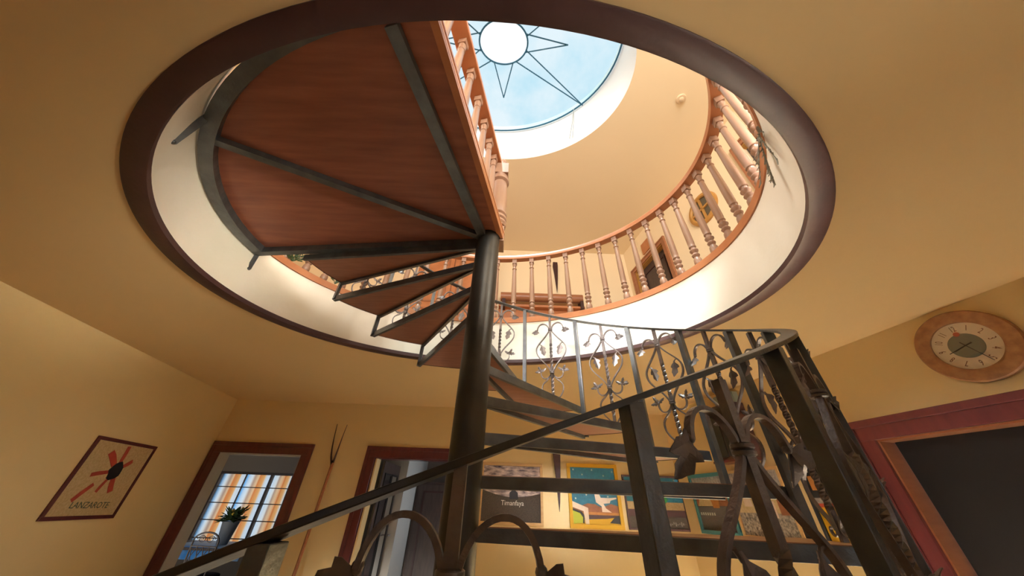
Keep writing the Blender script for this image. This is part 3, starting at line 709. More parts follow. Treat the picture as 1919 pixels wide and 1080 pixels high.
# far wall 1: grey gravel picture in pale pine frame
wF = 0.86*H; hF = 0.575*H
wF = 0.80*H
t, pl = picture('framed_picture', 'cloud over dark gravel picture lettered in white, pale pine frame, beside the stair pole', 'far', -0.275, -0.165, 0.845*H*.83, hF, GOLD, 0.034, 0.026)
w1 = 0.845*H*.83
mb = MB().use(LAVA); pl.poly(mb, [(.03, .03), (w1 - .03, .03), (w1 - .03, hF*.50), (w1*.72, hF*.44), (w1*.45, hF*.43), (w1*.25, hF*.47), (.03, hF*.54)], 0, 0.010)
mb.use(CLOUDS); pl.poly(mb, [(.03, hF*.54), (w1*.25, hF*.47), (w1*.45, hF*.43), (w1*.72, hF*.44), (w1 - .03, hF*.50), (w1 - .03, hF - .03), (.03, hF - .03)], 0, 0.009)
mb.use(BLACK); pl.poly(mb, [(w1*.47, hF*.40), (w1*.61, hF*.40), (w1*.60, hF*.50), (w1*.55, hF*.55), (w1*.56, hF*.60), (w1*.51, hF*.60), (w1*.52, hF*.55), (w1*.47, hF*.50)], 0.009, 0.012)
mb.use(WHITEP); pl.text(mb, 'Timanfaya', 0.078, w1*.52, hF*.335, 0.0105, 0, 1.0, 0.95)
mb.build('canvas', None, t)

# far wall 2: yellow framed night landscape
w2, h2 = 0.58*H, 0.60*H
t, pl = picture('framed_picture', 'starry blue night over brown hills picture in yellow frame on far wall', 'far', 0.708, -0.170, w2, h2, YELLOW, 0.045, 0.028)
mb = MB().use(NIGHT); pl.rect(mb, .04, .04, w2 - .04, h2 - .04, 0, 0.006)
mb.use(STAR)
for (u, v) in ((.13, .90), (.50, .90), (.30, .82), (.72, .81), (.90, .88), (.12, .73), (.52, .71), (.88, .70), (.35, .50), (.14, .44), (.76, .48), (.60, .60)):
    s_ = .015; U, W_ = u*w2, v*h2
    pl.poly(mb, [(U + (s_ if i % 2 == 0 else s_*.4)*math.cos(PI*i/5), W_ + (s_ if i % 2 == 0 else s_*.4)*math.sin(PI*i/5)) for i in range(10)], 0.006, 0.0075)
mb.use(BROWNP); pl.poly(mb, [(.04, .24*h2), (w2 - .04, .24*h2), (w2 - .04, .34*h2), (.80*w2, .37*h2), (.62*w2, .31*h2), (.50*w2, .36*h2), (.36*w2, .37*h2), (.2*w2, .32*h2), (.04, .36*h2)], 0.006, 0.008)
mb.use(ORANGEP); pl.rect(mb, .04, .20*h2, w2 - .04, .24*h2, 0.006, 0.008)
mb.use(DARKTRIM); pl.rect(mb, .04, .14*h2, w2 - .04, .20*h2, 0.006, 0.008)
mb.use(YELLOW); pl.poly(mb, [(.04, .04), (w2 - .04, .04), (w2 - .04, .18*h2), (.7*w2, .15*h2), (.04, .12*h2)], 0.0062, 0.009)
mb.use(BEIGE)
pl.poly(mb, [(.50*w2, .55*h2), (.58*w2, .55*h2), (.62*w2, .46*h2), (.78*w2, .46*h2), (.92*w2, .47*h2), (.92*w2, .45*h2), (.80*w2, .42*h2), (.78*w2, .38*h2), (.66*w2, .37*h2), (.70*w2, .30*h2), (.80*w2, .245*h2), (.62*w2, .245*h2), (.62*w2, .33*h2), (.52*w2, .39*h2)], 0.009, 0.011)
pl.poly(mb, [(.04, .40*h2), (.36*w2, .30*h2), (.36*w2, .04), (.29*w2, .04), (.27*w2, .25*h2), (.04, .31*h2)], 0.010, 0.013)
mb.use(LIME); pl.poly(mb, [(.04, .26*h2), (.20*w2, .22*h2), (.25*w2, .16*h2), (.24*w2, .08*h2), (.04, .05*h2 + .01)], 0.010, 0.013)
mb.use(BLACK); pl.poly(mb, [(.04, .29*h2), (.24*w2, .24*h2), (.28*w2, .19*h2), (.27*w2, .07*h2), (.24*w2, .08*h2), (.25*w2, .16*h2), (.20*w2, .22*h2), (.04, .26*h2)], 0.010, 0.012)
pl.poly(mb, [(.74*w2, .09*h2), (w2 - .045, .08*h2), (w2 - .045, .20*h2), (.85*w2, .18*h2)], 0.010, 0.012)
mb.build('canvas', None, t)

# far wall 3: night with cactus, dark frame
w3, h3 = 0.66*H, 0.50*H
t, pl = picture('framed_picture', 'green cactus under a starry blue sky picture in narrow dark frame, far wall corner', 'far', 1.335, -0.165, w3, h3, DARKTRIM, 0.022, 0.022)
mb = MB().use(NIGHT); pl.rect(mb, .02, .02, w3 - .02, h3 - .02, 0, 0.006)
mb.use(SAND); pl.rect(mb, .02, .36*h3, w3 - .02, .50*h3, 0.006, 0.008)
mb.use(DARKTRIM); pl.rect(mb, .02, .24*h3, w3 - .02, .36*h3, 0.006, 0.009)
mb.use(LAVA); pl.rect(mb, .02, .02, w3 - .02, .24*h3, 0.006, 0.008)
mb.use(STONEP)
for i in range(26):
    u = .15*w3 + .8*w3*i/26; pl.rect(mb, u, .10*h3 + .012*math.sin(i*2.1), u + .016, .14*h3 + .012*math.sin(i*1.7), 0.008, 0.010)
mb.use(CACTUS)
for i in range(13):
    a = R(20 + 140*i/12); L = h3*(.28 + .06*math.sin(i*2.3)); pl.poly(mb, [(w3*.60 - .012, .40*h3), (w3*.60 + .012, .40*h3), (w3*.60 + L*math.cos(a)*.55 + .02, .46*h3 + L*math.sin(a)), (w3*.60 + L*math.cos(a)*.55 - .02, .46*h3 + L*math.sin(a))], 0.008 + .0003*i, 0.011 + .0003*i)
mb.use(STAR)
for (u, v) in ((.2, .9), (.35, .84), (.62, .88), (.84, .80), (.70, .66), (.66, .55), (.9, .92), (.15, .75)):
    U, W_ = u*w3, v*h3; s_ = .014
    pl.poly(mb, [(U + (s_ if i % 2 == 0 else s_*.4)*math.cos(PI*i/5), W_ + (s_ if i % 2 == 0 else s_*.4)*math.sin(PI*i/5)) for i in range(10)], 0.008, 0.0095)
mb.build('canvas', None, t)

# right wall, far end: teal framed, pine framed and black framed pictures
w4, h4 = 0.50*H, 0.50*H
t, pl = picture('framed_picture', 'brown house picture in teal frame, first on right wall from the corner', 'right', 3.915, -0.165, w4, h4, TEAL, 0.038, 0.024)
mb = MB().use(LAVA); pl.rect(mb, .03, .03, w4 - .03, h4 - .03, 0, 0.006)
mb.use(STONEP); pl.rect(mb, .03, .70*h4, w4 - .03, h4 - .03, 0.006, 0.008)
mb.use(BROWNP); pl.poly(mb, [(.03, .45*h4), (w4 - .03, .45*h4), (w4 - .03, .70*h4), (.03, .70*h4)], 0.006, 0.009)
mb.use(SAND); pl.poly(mb, [(.10*w4, .45*h4), (.50*w4, .45*h4), (.42*w4, .68*h4), (.22*w4, .70*h4)], 0.009, 0.011)
mb.use(ORANGEP); pl.poly(mb, [(.5*w4, .42*h4), (.66*w4, .42*h4), (.70*w4, .66*h4), (.46*w4, .66*h4)], 0.009, 0.012)
mb.use(STAR); [pl.rect(mb, w4*(.10 + .06*i), .30*h4, w4*(.13 + .06*i), .345*h4, 0.006, 0.009) for i in range(7)]
mb.build('canvas', None, t)
w5, h5 = 0.56*H, 0.50*H
t, pl = picture('framed_picture', 'pebble mosaic of a stone village in pale pine frame, second on right wall from corner', 'right', 3.400, -0.165, w5, h5, GOLD, 0.028, 0.024)
mb = MB().use(PEBBLES); pl.rect(mb, .025, .025, w5 - .025, .36*h5, 0, 0.010)
mb.use(STONEP); pl.rect(mb, .025, .62*h5, w5 - .025, h5 - .025, 0, 0.008)
mb.use(SAND); pl.rect(mb, .025, .36*h5, w5 - .025, .62*h5, 0, 0.009)
mb.use(BEIGE); pl.rect(mb, .50*w5, .30*h5, .72*w5, .52*h5, 0.009, 0.012); pl.rect(mb, .20*w5, .45*h5, .34*w5, .62*h5, 0.009, 0.0115)
mb.use(BROWNP); pl.rect(mb, .78*w5, .34*h5, .92*w5, .56*h5, 0.009, 0.012)
mb.build('canvas', None, t)
w6, h6 = 0.40*H, 0.56*H
t, pl = picture('framed_picture', 'black and white lettered picture with yellow lower half in dark frame, right wall', 'right', 2.700, -0.165, w6, h6, BLACK, 0.030, 0.024)
mb = MB().use(BLACK); pl.rect(mb, .025, .50*h6, w6 - .025, h6 - .025, 0, 0.008)
mb.use(YELLOW); pl.rect(mb, .025, .025, w6 - .025, .40*h6, 0, 0.008)
mb.use(RED); pl.rect(mb, .025, .40*h6, w6 - .025, .44*h6, 0, 0.008)
mb.use(STONEP); pl.rect(mb, .025, .44*h6, w6 - .025, .50*h6, 0, 0.008)
mb.use(ORANGEP); pl.rect(mb, .12*w6, .58*h6, .30*w6, .74*h6, 0.008, 0.010)
mb.use(WHITEP)
for j in range(4):
    for i in range(6):
        U = w6*(.14 + .13*i) + .01*math.sin(j*3 + i); pl.rect(mb, U, h6*(.78 + .045*j), U + .018, h6*(.80 + .045*j), 0.008, 0.010)
mb.build('canvas', None, t)
# dark wall cupboard on the right wall with a grey-teal board above
CUP = Plane(*frame_on('right', 3.33, 0.40))
t = thing('wall_cupboard', 'dark wooden cupboard hung high on right wall beyond the stair', 'cupboard', CUP.o)
mb = MB(); CUP.rect(mb, 0, 0, 0.40*H, 0.46*H, 0.004, 0.17); mb.build('body', DARKTRIM, t, bevel=0.004)
mb = MB(); CUP.rect(mb, 0.015, 0.03, 0.19*H, 0.44*H, 0.17, 0.186); CUP.rect(mb, 0.21*H, 0.03, 0.385*H, 0.44*H, 0.17, 0.186); mb.build('door', BLACK, t, bevel=0.003)
mb = MB(); CUP.rect(mb, -0.01, -0.02, 0.41*H, 0.0, 0.004, 0.19); mb.build('base_moulding', MAROON, t)
mb = MB(); CUP.rect(mb, 0.16*H, 0.462*H, 0.40*H, 0.56*H, 0.03, 0.10); tag(mb.build('storage_box', GREYTEAL), 'grey-teal box lying on top of the dark wall cupboard', 'box')

# dark tapered wooden hangings
def taper(name, label, x, z0, z1, w, y):
    mb = MB(); pl = Plane(V(x, y, 0), Vector((1, 0, 0)), Vector((0, -1, 0)))
    pts = [(-w*.46, z1*H), (w*.46, z1*H), (w*.50, (z1 - .12*(z1 - z0))*H), (w*.34, (z0 + .45*(z1 - z0))*H), (w*.14, (z0 + .12*(z1 - z0))*H), (w*.02, z0*H), (-w*.06, (z0 + .12*(z1 - z0))*H), (-w*.30, (z0 + .55*(z1 - z0))*H), (-w*.54, (z0 + .86*(z1 - z0))*H)]
    pl.poly(mb, pts, 0.004, 0.034); return tag(mb.build(name, DARKTRIM, None, bevel=0.004), label, 'wall hanging')
taper('wooden_spike', 'dark tapered wooden spike hanging point down between two far wall pictures', 0.60, -0.035, 0.64, 0.105, YF)

# pitchfork leaning on the far wall
pf = thing('pitchfork', 'old two-pronged wooden pitchfork leaning on far wall between the doorways', 'pitchfork', V(-1.965, YF - .16, ZF))
j = V(-1.99, YF - .025, 0.345)
mb = MB(); mb.tube([V(-1.955, YF - .20, ZF), V(-1.965, YF - .12, -0.5), j], [0.021, 0.020, 0.020], 8); mb.build('shaft', REDWOOD, pf, smooth=True)
for (tip, mid) in ((V(-2.085, YF - .02, 0.762), V(-2.065, YF - .022, 0.53)), (V(-1.962, YF - .02, 0.757), V(-1.985, YF - .022, 0.50))):
    mb = MB(); mb.tube(bez(j - Vector((0, 0, .02)), j + Vector(((tip.x - j.x)*.5, 0, .06)), mid, tip, 10), [0.016 - .0012*i for i in range(11)], 7); mb.build('prong', DARKTRIM, pf, smooth=True)
mb = MB(); mb.tube([j - Vector((0.002, 0, .03)), j + Vector((-.004, 0, .03))], 0.021, 8); mb.build('binding', NEARBLACK, pf)

# ------------------------------------------------------------------ dining room beyond door 1
DX0, DX1, DY = -5.65, -2.05, 6.45
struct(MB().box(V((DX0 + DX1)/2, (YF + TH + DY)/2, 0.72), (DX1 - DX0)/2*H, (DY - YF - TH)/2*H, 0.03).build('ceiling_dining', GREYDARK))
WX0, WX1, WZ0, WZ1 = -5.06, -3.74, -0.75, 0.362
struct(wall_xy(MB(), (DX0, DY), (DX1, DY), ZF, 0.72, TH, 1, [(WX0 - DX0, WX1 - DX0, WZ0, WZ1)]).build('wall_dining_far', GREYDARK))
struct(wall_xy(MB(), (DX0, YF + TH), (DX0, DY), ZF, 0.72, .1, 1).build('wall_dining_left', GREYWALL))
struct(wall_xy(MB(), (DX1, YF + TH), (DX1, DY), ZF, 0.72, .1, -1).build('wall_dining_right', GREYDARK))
WP = Plane(V(WX0, DY + .05, WZ0), Vector((1, 0, 0)), Vector((0, -1, 0))); ww, wh = (WX1 - WX0)*H, (WZ1 - WZ0)*H
mb = MB(); WP.rect(mb, 0, 0, ww, wh, 0, 0.006); win2 = struct(mb.build('window_2', PANE))
mb = MB(); frame_rects(WP, mb, 0, 0, ww, wh, 0.045, -0.02, 0.045); WP.rect(mb, ww*.70 - .022, 0, ww*.70 + .022, wh, -0.02, 0.05); mb.build('window_frame', DOORDARK, win2)
mb = MB()
for f in (.205, .41, .62, .83): WP.rect(mb, .03, wh*(1 - f) - .008, ww - .03, wh*(1 - f) + .008, -0.005, 0.022)
WP.rect(mb, ww*.35 - .010, .03, ww*.35 + .010, wh - .03, -0.005, 0.022); mb.build('glazing_bar', DOORDARK, win2)
# sheer striped curtain with folds behind the room side of the glass
mb = MB(); n = 120; vs = []
for i in range(n + 1):
    x = -0.02 + (ww + .04)*i/n; w = -0.060 + 0.018*math.sin(i*0.62)
    vs += [WP.at(x, -0.05, w), WP.at(x, wh + .03, w)]
mb.add(vs, [(i*2, i*2+2, i*2+3, i*2+1) for i in range(n)])
tag(mb.build('curtain', CURTAIN, None, smooth=True), 'sheer orange, blue and white striped curtain at the dining room window', 'curtain')

tbl = thing('dining_table', 'dark dining table under the dining room window', 'table', V(-4.1, 5.72, ZF))
mb = MB(); mb.box(V(-4.1, 5.72, -0.575), 0.85*H, 0.42*H, 0.016); mb.build('tabletop', DOORDARK, tbl, bevel=0.004)
for sx_ in (-.75, .75):
    for sy_ in (-.34, .34):
        mb = MB(); mb.bar(V(-4.1 + sx_, 5.72 + sy_, ZF), V(-4.1 + sx_, 5.72 + sy_, -0.59), .05, .05); mb.build('leg', DOORDARK, tbl)
mb = MB(); mb.box(V(-3.95, 5.70, -0.558), 0.55*H, 0.36*H, 0.003); mb.box(V(-3.95, 5.335, -0.62), 0.55*H, 0.004, 0.075)
tag(mb.build('tablecloth', CLOTH), 'blue and white cloth spread on the dining table', 'tablecloth')
pot = thing('potted_plant', 'dark leafy plant with yellow blooms in grey tapered pot on the dining table', 'plant', V(-3.90, 5.62, -0.553))
mb = MB(); mb.lathe([(0.075, 0), (0.080, 0.01), (0.125, 0.30), (0.130, 0.31), (0.118, 0.31), (0.112, 0.28)], V(-3.90, 5.62, -0.553), n=24); mb.build('pot', POTGREY, pot, smooth=True)
mb = MB(); rnd = random.Random(3)
for i in range(60):
    a = rnd.uniform(0, 2*PI); e = rnd.uniform(-.1, 1.2); L = rnd.uniform(.10, .20); c = V(-3.90, 5.62, -0.30) + Vector((math.cos(a)*.06, math.sin(a)*.06, rnd.uniform(0, .10)))
    leaf_mb(mb, c, Vector((math.cos(a)*math.cos(e), math.sin(a)*math.cos(e), math.sin(e))), Vector((0, 0, 1)), L, L*.5, -0.25)
mb.build('foliage', LEAFG, pot)
mb = MB()
for i in range(7):
    a = rnd.uniform(0, 2*PI); mb.ball(V(-3.88, 5.60, -0.19) + Vector((math.cos(a)*.10, math.sin(a)*.08, rnd.uniform(-.02, .07))), 0.022, 8, 5)
mb.build('flower', YFLOWER, pot)
def iron_chair(label, x, y, rz):
    c = thing('iron_chair', label, 'chair', V(x, y, ZF), 'iron chairs at the dining table'); M = Matrix.Rotation(rz, 4, 'Z'); O = V(x, y, ZF)
    def L(a, b_, d): return O + (M @ Vector((a, b_, d)))
    mb = MB(); mb.lathe([(0.20, 0.44), (0.21, 0.45), (0.21, 0.47), (0.19, 0.48)], O, n=24); mb.build('seat', NEARBLACK, c, smooth=True)
    for sx_ in (-1, 1):
        for sy_ in (-1, 1):
            mb = MB(); mb.tube([L(sx_*.15, sy_*.15, .45), L(sx_*.20, sy_*.20, 0)], 0.011, 8); mb.build('leg', IRON, c)
    mb = MB(); mb.tube([L(-.19, -.17, .45), L(-.20, -.20, .86)] + [L(-.20*math.cos(PI*i/10), -.21, .86 + .10*math.sin(PI*i/10)) for i in range(1, 10)] + [L(.20, -.20, .86), L(.19, -.17, .45)], 0.011, 8)
    mb.tube([L(-.20, -.20, .80), L(.20, -.20, .80)], 0.008, 6); mb.tube([L(-.195, -.19, .58), L(.195, -.19, .58)], 0.008, 6)
    for i in range(4):
        u0 = -.19 + .095*i; mb.tube([L(u0, -.195, .58), L(u0 + .095, -.20, .80)], 0.006, 6); mb.tube([L(u0 + .095, -.195, .58), L(u0, -.20, .80)], 0.006, 6)
    mb.tube([L(-.07*math.cos(t)*(1 - t/14) - .07, -.21, .88 + .045*math.sin(t)*(1 - t/14)) for t in [i*.5 for i in range(20)]], 0.005, 6)
    mb.tube([L(.07*math.cos(t)*(1 - t/14) + .07, -.21, .88 + .045*math.sin(t)*(1 - t/14)) for t in [i*.5 for i in range(20)]], 0.005, 6)
    mb.build('backrest', IRON, c)
iron_chair('wrought iron chair with crossed-bar back at left end of the dining table', -4.28, 5.02, R(4))
iron_chair('wrought iron chair with crossed-bar back at right end of the dining table', -3.55, 5.02, R(-6))

# ------------------------------------------------------------------ passage beyond door 2
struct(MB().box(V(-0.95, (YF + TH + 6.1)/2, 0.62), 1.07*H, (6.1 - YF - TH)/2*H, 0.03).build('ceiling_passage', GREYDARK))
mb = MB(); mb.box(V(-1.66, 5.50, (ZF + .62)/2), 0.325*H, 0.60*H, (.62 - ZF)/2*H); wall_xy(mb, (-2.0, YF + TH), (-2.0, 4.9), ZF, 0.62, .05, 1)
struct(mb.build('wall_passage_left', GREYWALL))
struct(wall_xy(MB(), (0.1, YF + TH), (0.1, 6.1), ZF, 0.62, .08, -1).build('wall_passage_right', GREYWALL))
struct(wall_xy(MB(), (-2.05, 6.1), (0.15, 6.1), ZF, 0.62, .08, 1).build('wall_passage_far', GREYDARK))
area('fill_passage', V(0.04, 5.0, 0.0), V(-2, 4.9, -0.05), 0.7, 0.9, 9, (0.80, 0.90, 1.0))  # added cool fill for the passage, no window stands here
# open glossy door leaf against the left of the passage
OD = Plane(V(-1.475, YF + TH + .02, ZF), Vector((0.02, 1, 0)).normalized(), Vector((1, -0.02, 0)).normalized())
t = thing('open_door', 'glossy dark door leaf standing open inside the maroon doorway beside the pole', 'door', OD.o)
mb = MB(); OD.rect(mb, 0, 0.01, 0.74, 1.88, 0, 0.035); mb.build('leaf', DOORDARK, t, bevel=0.003)
mb = MB(); OD.rect(mb, 0.10, 0.5, 0.34, 1.72, 0.035, 0.040); OD.rect(mb, 0.40, 0.5, 0.64, 1.72, 0.035, 0.040); mb.build('glass_panel', MIRRORM, t)
mb = MB(); frame_rects(OD, mb, 0.08, 0.48, 0.36, 1.74, 0.02, 0.035, 0.048); frame_rects(OD, mb, 0.38, 0.48, 0.66, 1.74, 0.02, 0.035, 0.048); mb.build('moulding', BLACK, t)
mb = MB(); mb.tube([OD.at(.70, 1.0, .035), OD.at(.70, 1.0, .09), OD.at(.60, 1.0, .09)], 0.009, 8); mb.build('handle', STONEP, t)
WD = Plane(V(-1.325, 5.55, ZF), Vector((1, 0, 0)), Vector((0, -1, 0)))
t = thing('wardrobe', 'dark panelled wardrobe at the end of the passage behind the pole', 'wardrobe', WD.o)
mb = MB(); WD.rect(mb, 0, 0, 0.88, 1.72, -0.40, 0); mb.build('body', DOORDARK, t, bevel=0.004)
mb = MB(); WD.rect(mb, 0.04, 0.30, 0.84, 1.68, 0, 0.02); dd_ = mb.build('door', DOORDARK, t, bevel=0.003)
mb = MB(); frame_rects(WD, mb, 0.14, 0.42, 0.66, 1.58, 0.025, 0.02, 0.032); mb.build('moulding', DARKTRIM, dd_)
mb = MB(); WD.rect(mb, 0.10, 0.10, 0.80, 0.24, 0, 0.02); mb.build('drawer', GREYWALL, t)
mb = MB(); mb.box(WD.at(.72, 1.22, .03), 0.006, 0.02, 0.03); mb.tube([WD.at(.72, 1.24, .05), WD.at(.715, 1.05, .05)], 0.003, 6); hk_ = mb.build('key', STONEP, dd_)
mb = MB(); q0 = WD.at(.70, .93, .07)
for (du, dv, r_) in ((.0, .07, .06), (.01, .0, .085), (-.05, -.06, .075), (.04, -.05, .06), (-.09, -.10, .05)):
    mb.ball(q0 + Vector((du, 0, dv)), r_, 9, 6, (1, .45, 1.05))
tag(mb.build('blue_bag', BLUEPL), 'crumpled bright blue bag hanging on the dark wardrobe door', 'bag')

# ------------------------------------------------------------------ upstairs things
# round window, doors
UY = 2.455; UP_ = Plane(V(rx(UY), UY, 3.03), rR, nR)
rw = thing('round_window', 'round ochre wooden window with crossing bars on right wall upstairs', 'window', UP_.o)
mb = MB(); ring_on(UP_, mb, [(0.255, 0.0), (0.255, 0.03), (0.235, 0.045), (0.205, 0.045), (0.190, 0.03), (0.190, 0.0)]); mb.build('frame', OCHREWOOD, rw, smooth=True)
mb = MB(); disc_on(UP_, mb, 0.192, 0.002, 0.010); mb.build('pane', mat('dim_glass', (0.10, 0.085, 0.06), 0.12, spec=0.6), rw)
mb = MB(); UP_.rect(mb, -0.19, -0.014, 0.19, 0.014, 0.010, 0.034); UP_.rect(mb, -0.014, -0.19, 0.014, 0.19, 0.010, 0.034); mb.build('glazing_bar', OCHREWOOD, rw)
URP = RIP
for (nm, y0, y1, zt, o0_, o1_, ot) in (('door_4', 3.915, 3.225, 3.195, 4.00, 3.14, 3.255), ('door_5', 1.795, 1.005, 3.275, 1.885, 0.93, 3.345)):
    t = door_frame(nm, URP, ur(o0_), ur(o1_), ZU*H, ot*H, 0.075*H, REDWOOD, w=0.04, m2=OCHREWOOD)
    mb = MB(); URP.rect(mb, ur(y0), ZU*H, ur(y1), zt*H, -0.13, -0.09); lf_ = mb.build('door_leaf', DOORDARK, t)
    mb = MB(); w = ur(y1) - ur(y0)
    for (a, b_, c, d) in ((.14, .55, .86, .93), (.14, .08, .86, .48)): frame_rects(URP, mb, ur(y0) + w*a, (ZU + (zt - ZU)*b_)*H, ur(y0) + w*c, (ZU + (zt - ZU)*d)*H, 0.03, -0.09, -0.075)
    mb.build('moulding', DARKTRIM, lf_)
mb = MB(); URP.rect(mb, ur(3.62), 3.30*H, ur(3.40), 3.50*H, 0.004, 0.03); tag(mb.build('wooden_plaque', RAILWOOD, None, bevel=0.003), 'small red wooden plaque above the far upstairs door', 'plaque')
# log-edged wooden settle / shelf on far wall upstairs
sh = thing('wooden_shelf', 'wide wooden wall shelf with rounded log front upstairs behind balusters', 'shelf', V(0.48, YF, 2.65))
mb = MB(); mb.tube([V(-0.17, YF - .13, 2.66), V(1.10, YF - .13, 2.66)], 0.085, 18); mb.build('log', REDWOOD, sh, smooth=True)
mb = MB(); mb.box(V(0.465, YF - .085, 2.50), 0.66*H, 0.075, 0.022); mb.box(V(0.465, YF - .03, 2.40), 0.66*H, 0.03, 0.10); mb.build('plank', RAILWOOD, sh)
for x in (-0.12, 1.08):
    mb = MB(); mb.box(V(x, YF - .09, 2.56), 0.03, 0.10, 0.12); mb.build('bracket', DARKTRIM, sh)
taper('wooden_paddle', 'dark tapered wooden paddle hanging on upstairs far wall above the shelf', 0.735, 2.85, 3.49, 0.10, YF)
# panelled cupboard upstairs, seen between the treads
uc = thing('panelled_cupboard', 'tall orange wooden cupboard upstairs behind the uppermost treads', 'cupboard', V(-0.85, YF - .2, ZU))
mb = MB(); mb.box(V(-0.92, YF - .16, (ZU + 3.46)/2), 0.56*H, 0.17, (3.46 - ZU)/2*H); mb.build('body', REDWOOD, uc, bevel=0.005)
UCP = Plane(V(-1.48, YF - .16, ZU) + Vector((0, -.17, 0)), Vector((1, 0, 0)), Vector((0, -1, 0)))
for k in range(2):
    mb = MB(); UCP.rect(mb, .02 + k*.66, .06, .02 + k*.66 + .64, 2.42, 0.0, 0.022); d_ = mb.build('door', RAILWOOD, uc, bevel=0.004)
    mb = MB(); frame_rects(UCP, mb, .10 + k*.66, .15, .58 + k*.66, 1.10, .03, .022, .034); frame_rects(UCP, mb, .10 + k*.66, 1.22, .58 + k*.66, 2.32, .03, .022, .034); mb.build('moulding', REDWOOD, d_)
    mb = MB(); mb.ball(UCP.at(.60 + k*.12, 1.16, .04), 0.018); mb.build('knob', NEARBLACK, d_)
# smoke detector and skylight cords
sd = thing('smoke_detector', 'small round smoke detector on the upstairs ceiling', 'smoke detector', V(1.80, 1.528, ZT))
mb = MB(); mb.lathe([(0.062, 0), (0.062, -0.012), (0.055, -0.020), (0.030, -0.022)], V(1.80, 1.528, ZT), n=28); mb.build('base', WHITEPL, sd, smooth=True)
mb = MB(); mb.lathe([(0.030, -0.020), (0.030, -0.036), (0.022, -0.042)], V(1.80, 1.528, ZT), n=24); mb.build('sensor_cap', WHITEPL, sd, smooth=True)
mb = MB(); mb.tube([V(0.71, 1.875, ZG - .01), V(0.705, 1.93, 4.0), V(0.685, 2.02, 3.76)], 0.004, 6); mb.tube([V(0.71, 1.875, ZG - .01), V(0.690, 1.935, 4.0), V(0.650, 2.03, 3.76)], 0.004, 6)
tag(mb.build('skylight_cord', CORDM), 'thin double pull cord hanging at edge of the skylight', 'cord')
# dry sprig tucked into the balustrade base, and a trailing plant on the far left of it
def sprig(name, label, ang, rho, z0, m, lm, cnt, spread, L, down, seed):
    o = E(rho, ang, z0); t = thing(name, label, 'plant', o, 'green tufts on the balustrade base' if name == 'trailing_plant' else None); rn = random.Random(seed); st = MB(); lf = MB()
    tg = E(rho, ang + 1, 0) - E(rho, ang - 1, 0); tg.normalize(); inw = (V(CX, CY, 0) - E(rho, ang, 0)); inw.z = 0; inw.normalize()
    for i in range(cnt):
        d = tg*rn.uniform(-spread, spread) + Vector((0, 0, -down + rn.uniform(-.3, .5))) + inw*rn.uniform(.05, .3); d.normalize()
        pts = [o + d*L*u + Vector((0, 0, -.25*L*u*u*(1 if down > 0 else -.3))) for u in (0, .35, .7, 1)]
        st.tube(pts, [.004, .003, .0025, .002], 5)
        for q in range(9):
            u = .2 + .8*q/9; p = o + d*L*u + Vector((0, 0, -.25*L*u*u*(1 if down > 0 else -.3)))
            leaf_mb(lf, p, d + tg*rn.uniform(-.9, .9) + Vector((0, 0, rn.uniform(-.6, .6))), inw, .045, .014, .1)
    st.build('stem', m, t); lf.build('foliage', lm, t)
sprig('dried_sprig', 'dry grey sprig hanging from the balustrade base at right near the ceiling ring', -31, .942, ZU + .02, TWIG, TWIG, 6, .9, .24, .8, 5)
sprig('trailing_plant', 'green tuft on the balustrade base seen between the topmost treads', 148, .955, ZU + .07, LEAFG, LEAFG, 10, .8, .16, -.9, 8)
sprig('trailing_plant', 'green tuft at the balustrade base beside the landing corner', 164, .955, ZU + .07, LEAFG, LEAFG, 7, .8, .12, -.5, 9)
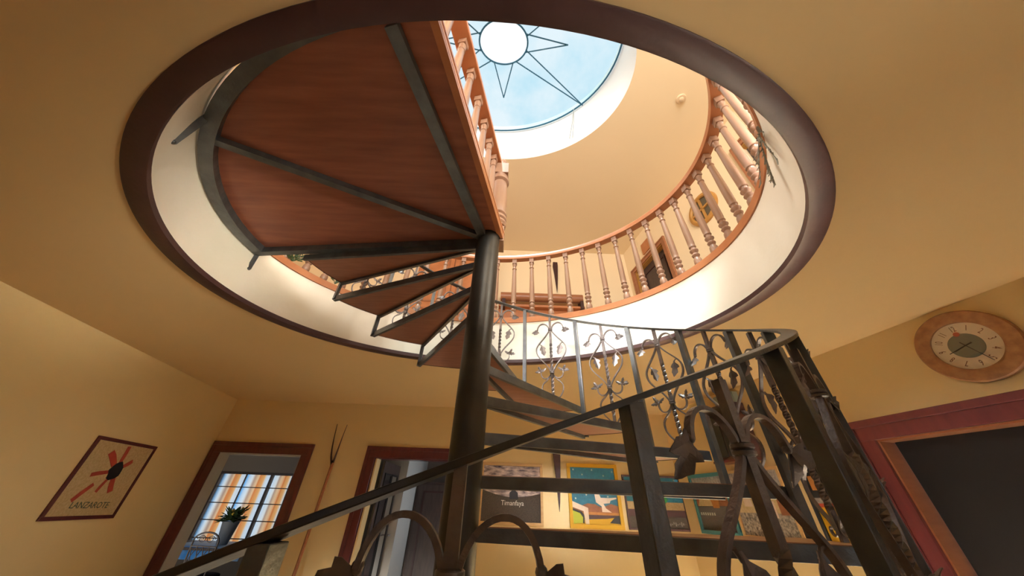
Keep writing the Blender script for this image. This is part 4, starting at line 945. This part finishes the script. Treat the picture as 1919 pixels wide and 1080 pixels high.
# unseen windows, added to go with the fill lamps
for (nm, x0, x1, z0, z1) in (('added_window_4', -0.4, 1.6, 1.95, 3.25), ('added_window_5', 1.25, 2.05, -0.2, 0.6), ('added_window_8', -1.8, -1.0, -0.2, 0.6)):
    BP = Plane(V(x0, YB, z0), Vector((1, 0, 0)), Vector((0, 1, 0))); w, h = (x1 - x0)*H, (z1 - z0)*H
    mb = MB(); BP.rect(mb, 0, 0, w, h, -0.06, -0.055); o = struct(mb.build(nm, PANE))
    mb = MB(); frame_rects(BP, mb, 0, 0, w, h, 0.05, -0.09, 0.02); BP.rect(mb, w/2 - .02, 0, w/2 + .02, h, -0.08, 0.0); mb.build('window_frame', DOORDARK, o)

oW, rW, nW = frame_on('right', 0.3, 1.95); WP_ = Plane(oW, rW, nW); w, h = 1.7*kR*H, 1.30*H
mb = MB(); WP_.rect(mb, 0, 0, w, h, -0.06, -0.055); o = struct(mb.build('added_window_6', PANE))  # added opening for the upstairs right fill, out of view
mb = MB(); frame_rects(WP_, mb, 0, 0, w, h, 0.05, -0.09, 0.02); WP_.rect(mb, w/2 - .02, 0, w/2 + .02, h, -0.08, 0.0); mb.build('window_frame', DOORDARK, o)

oW, rW, nW = frame_on('left', -0.7, 1.95); WP_ = Plane(oW, rW, nW); w, h = 1.4*math.hypot(1, LW1)*H, 1.30*H
mb = MB(); WP_.rect(mb, 0, 0, w, h, -0.06, -0.055); o = struct(mb.build('added_window_7', PANE))  # added opening for the upstairs left fill, out of view
mb = MB(); frame_rects(WP_, mb, 0, 0, w, h, 0.05, -0.09, 0.02); WP_.rect(mb, w/2 - .02, 0, w/2 + .02, h, -0.08, 0.0); mb.build('window_frame', DOORDARK, o)

oW, rW, nW = frame_on('right', -0.6, -0.4); WP_ = Plane(oW, rW, nW); w, h = 0.9*kR*H, 0.90*H
mb = MB(); WP_.rect(mb, 0, 0, w, h, -0.06, -0.055); o = struct(mb.build('added_window_3', PANE))  # added opening for the lower right beam, out of view
mb = MB(); frame_rects(WP_, mb, 0, 0, w, h, 0.05, -0.09, 0.02); WP_.rect(mb, w/2 - .02, 0, w/2 + .02, h, -0.08, 0.0); mb.build('window_frame', DOORDARK, o)
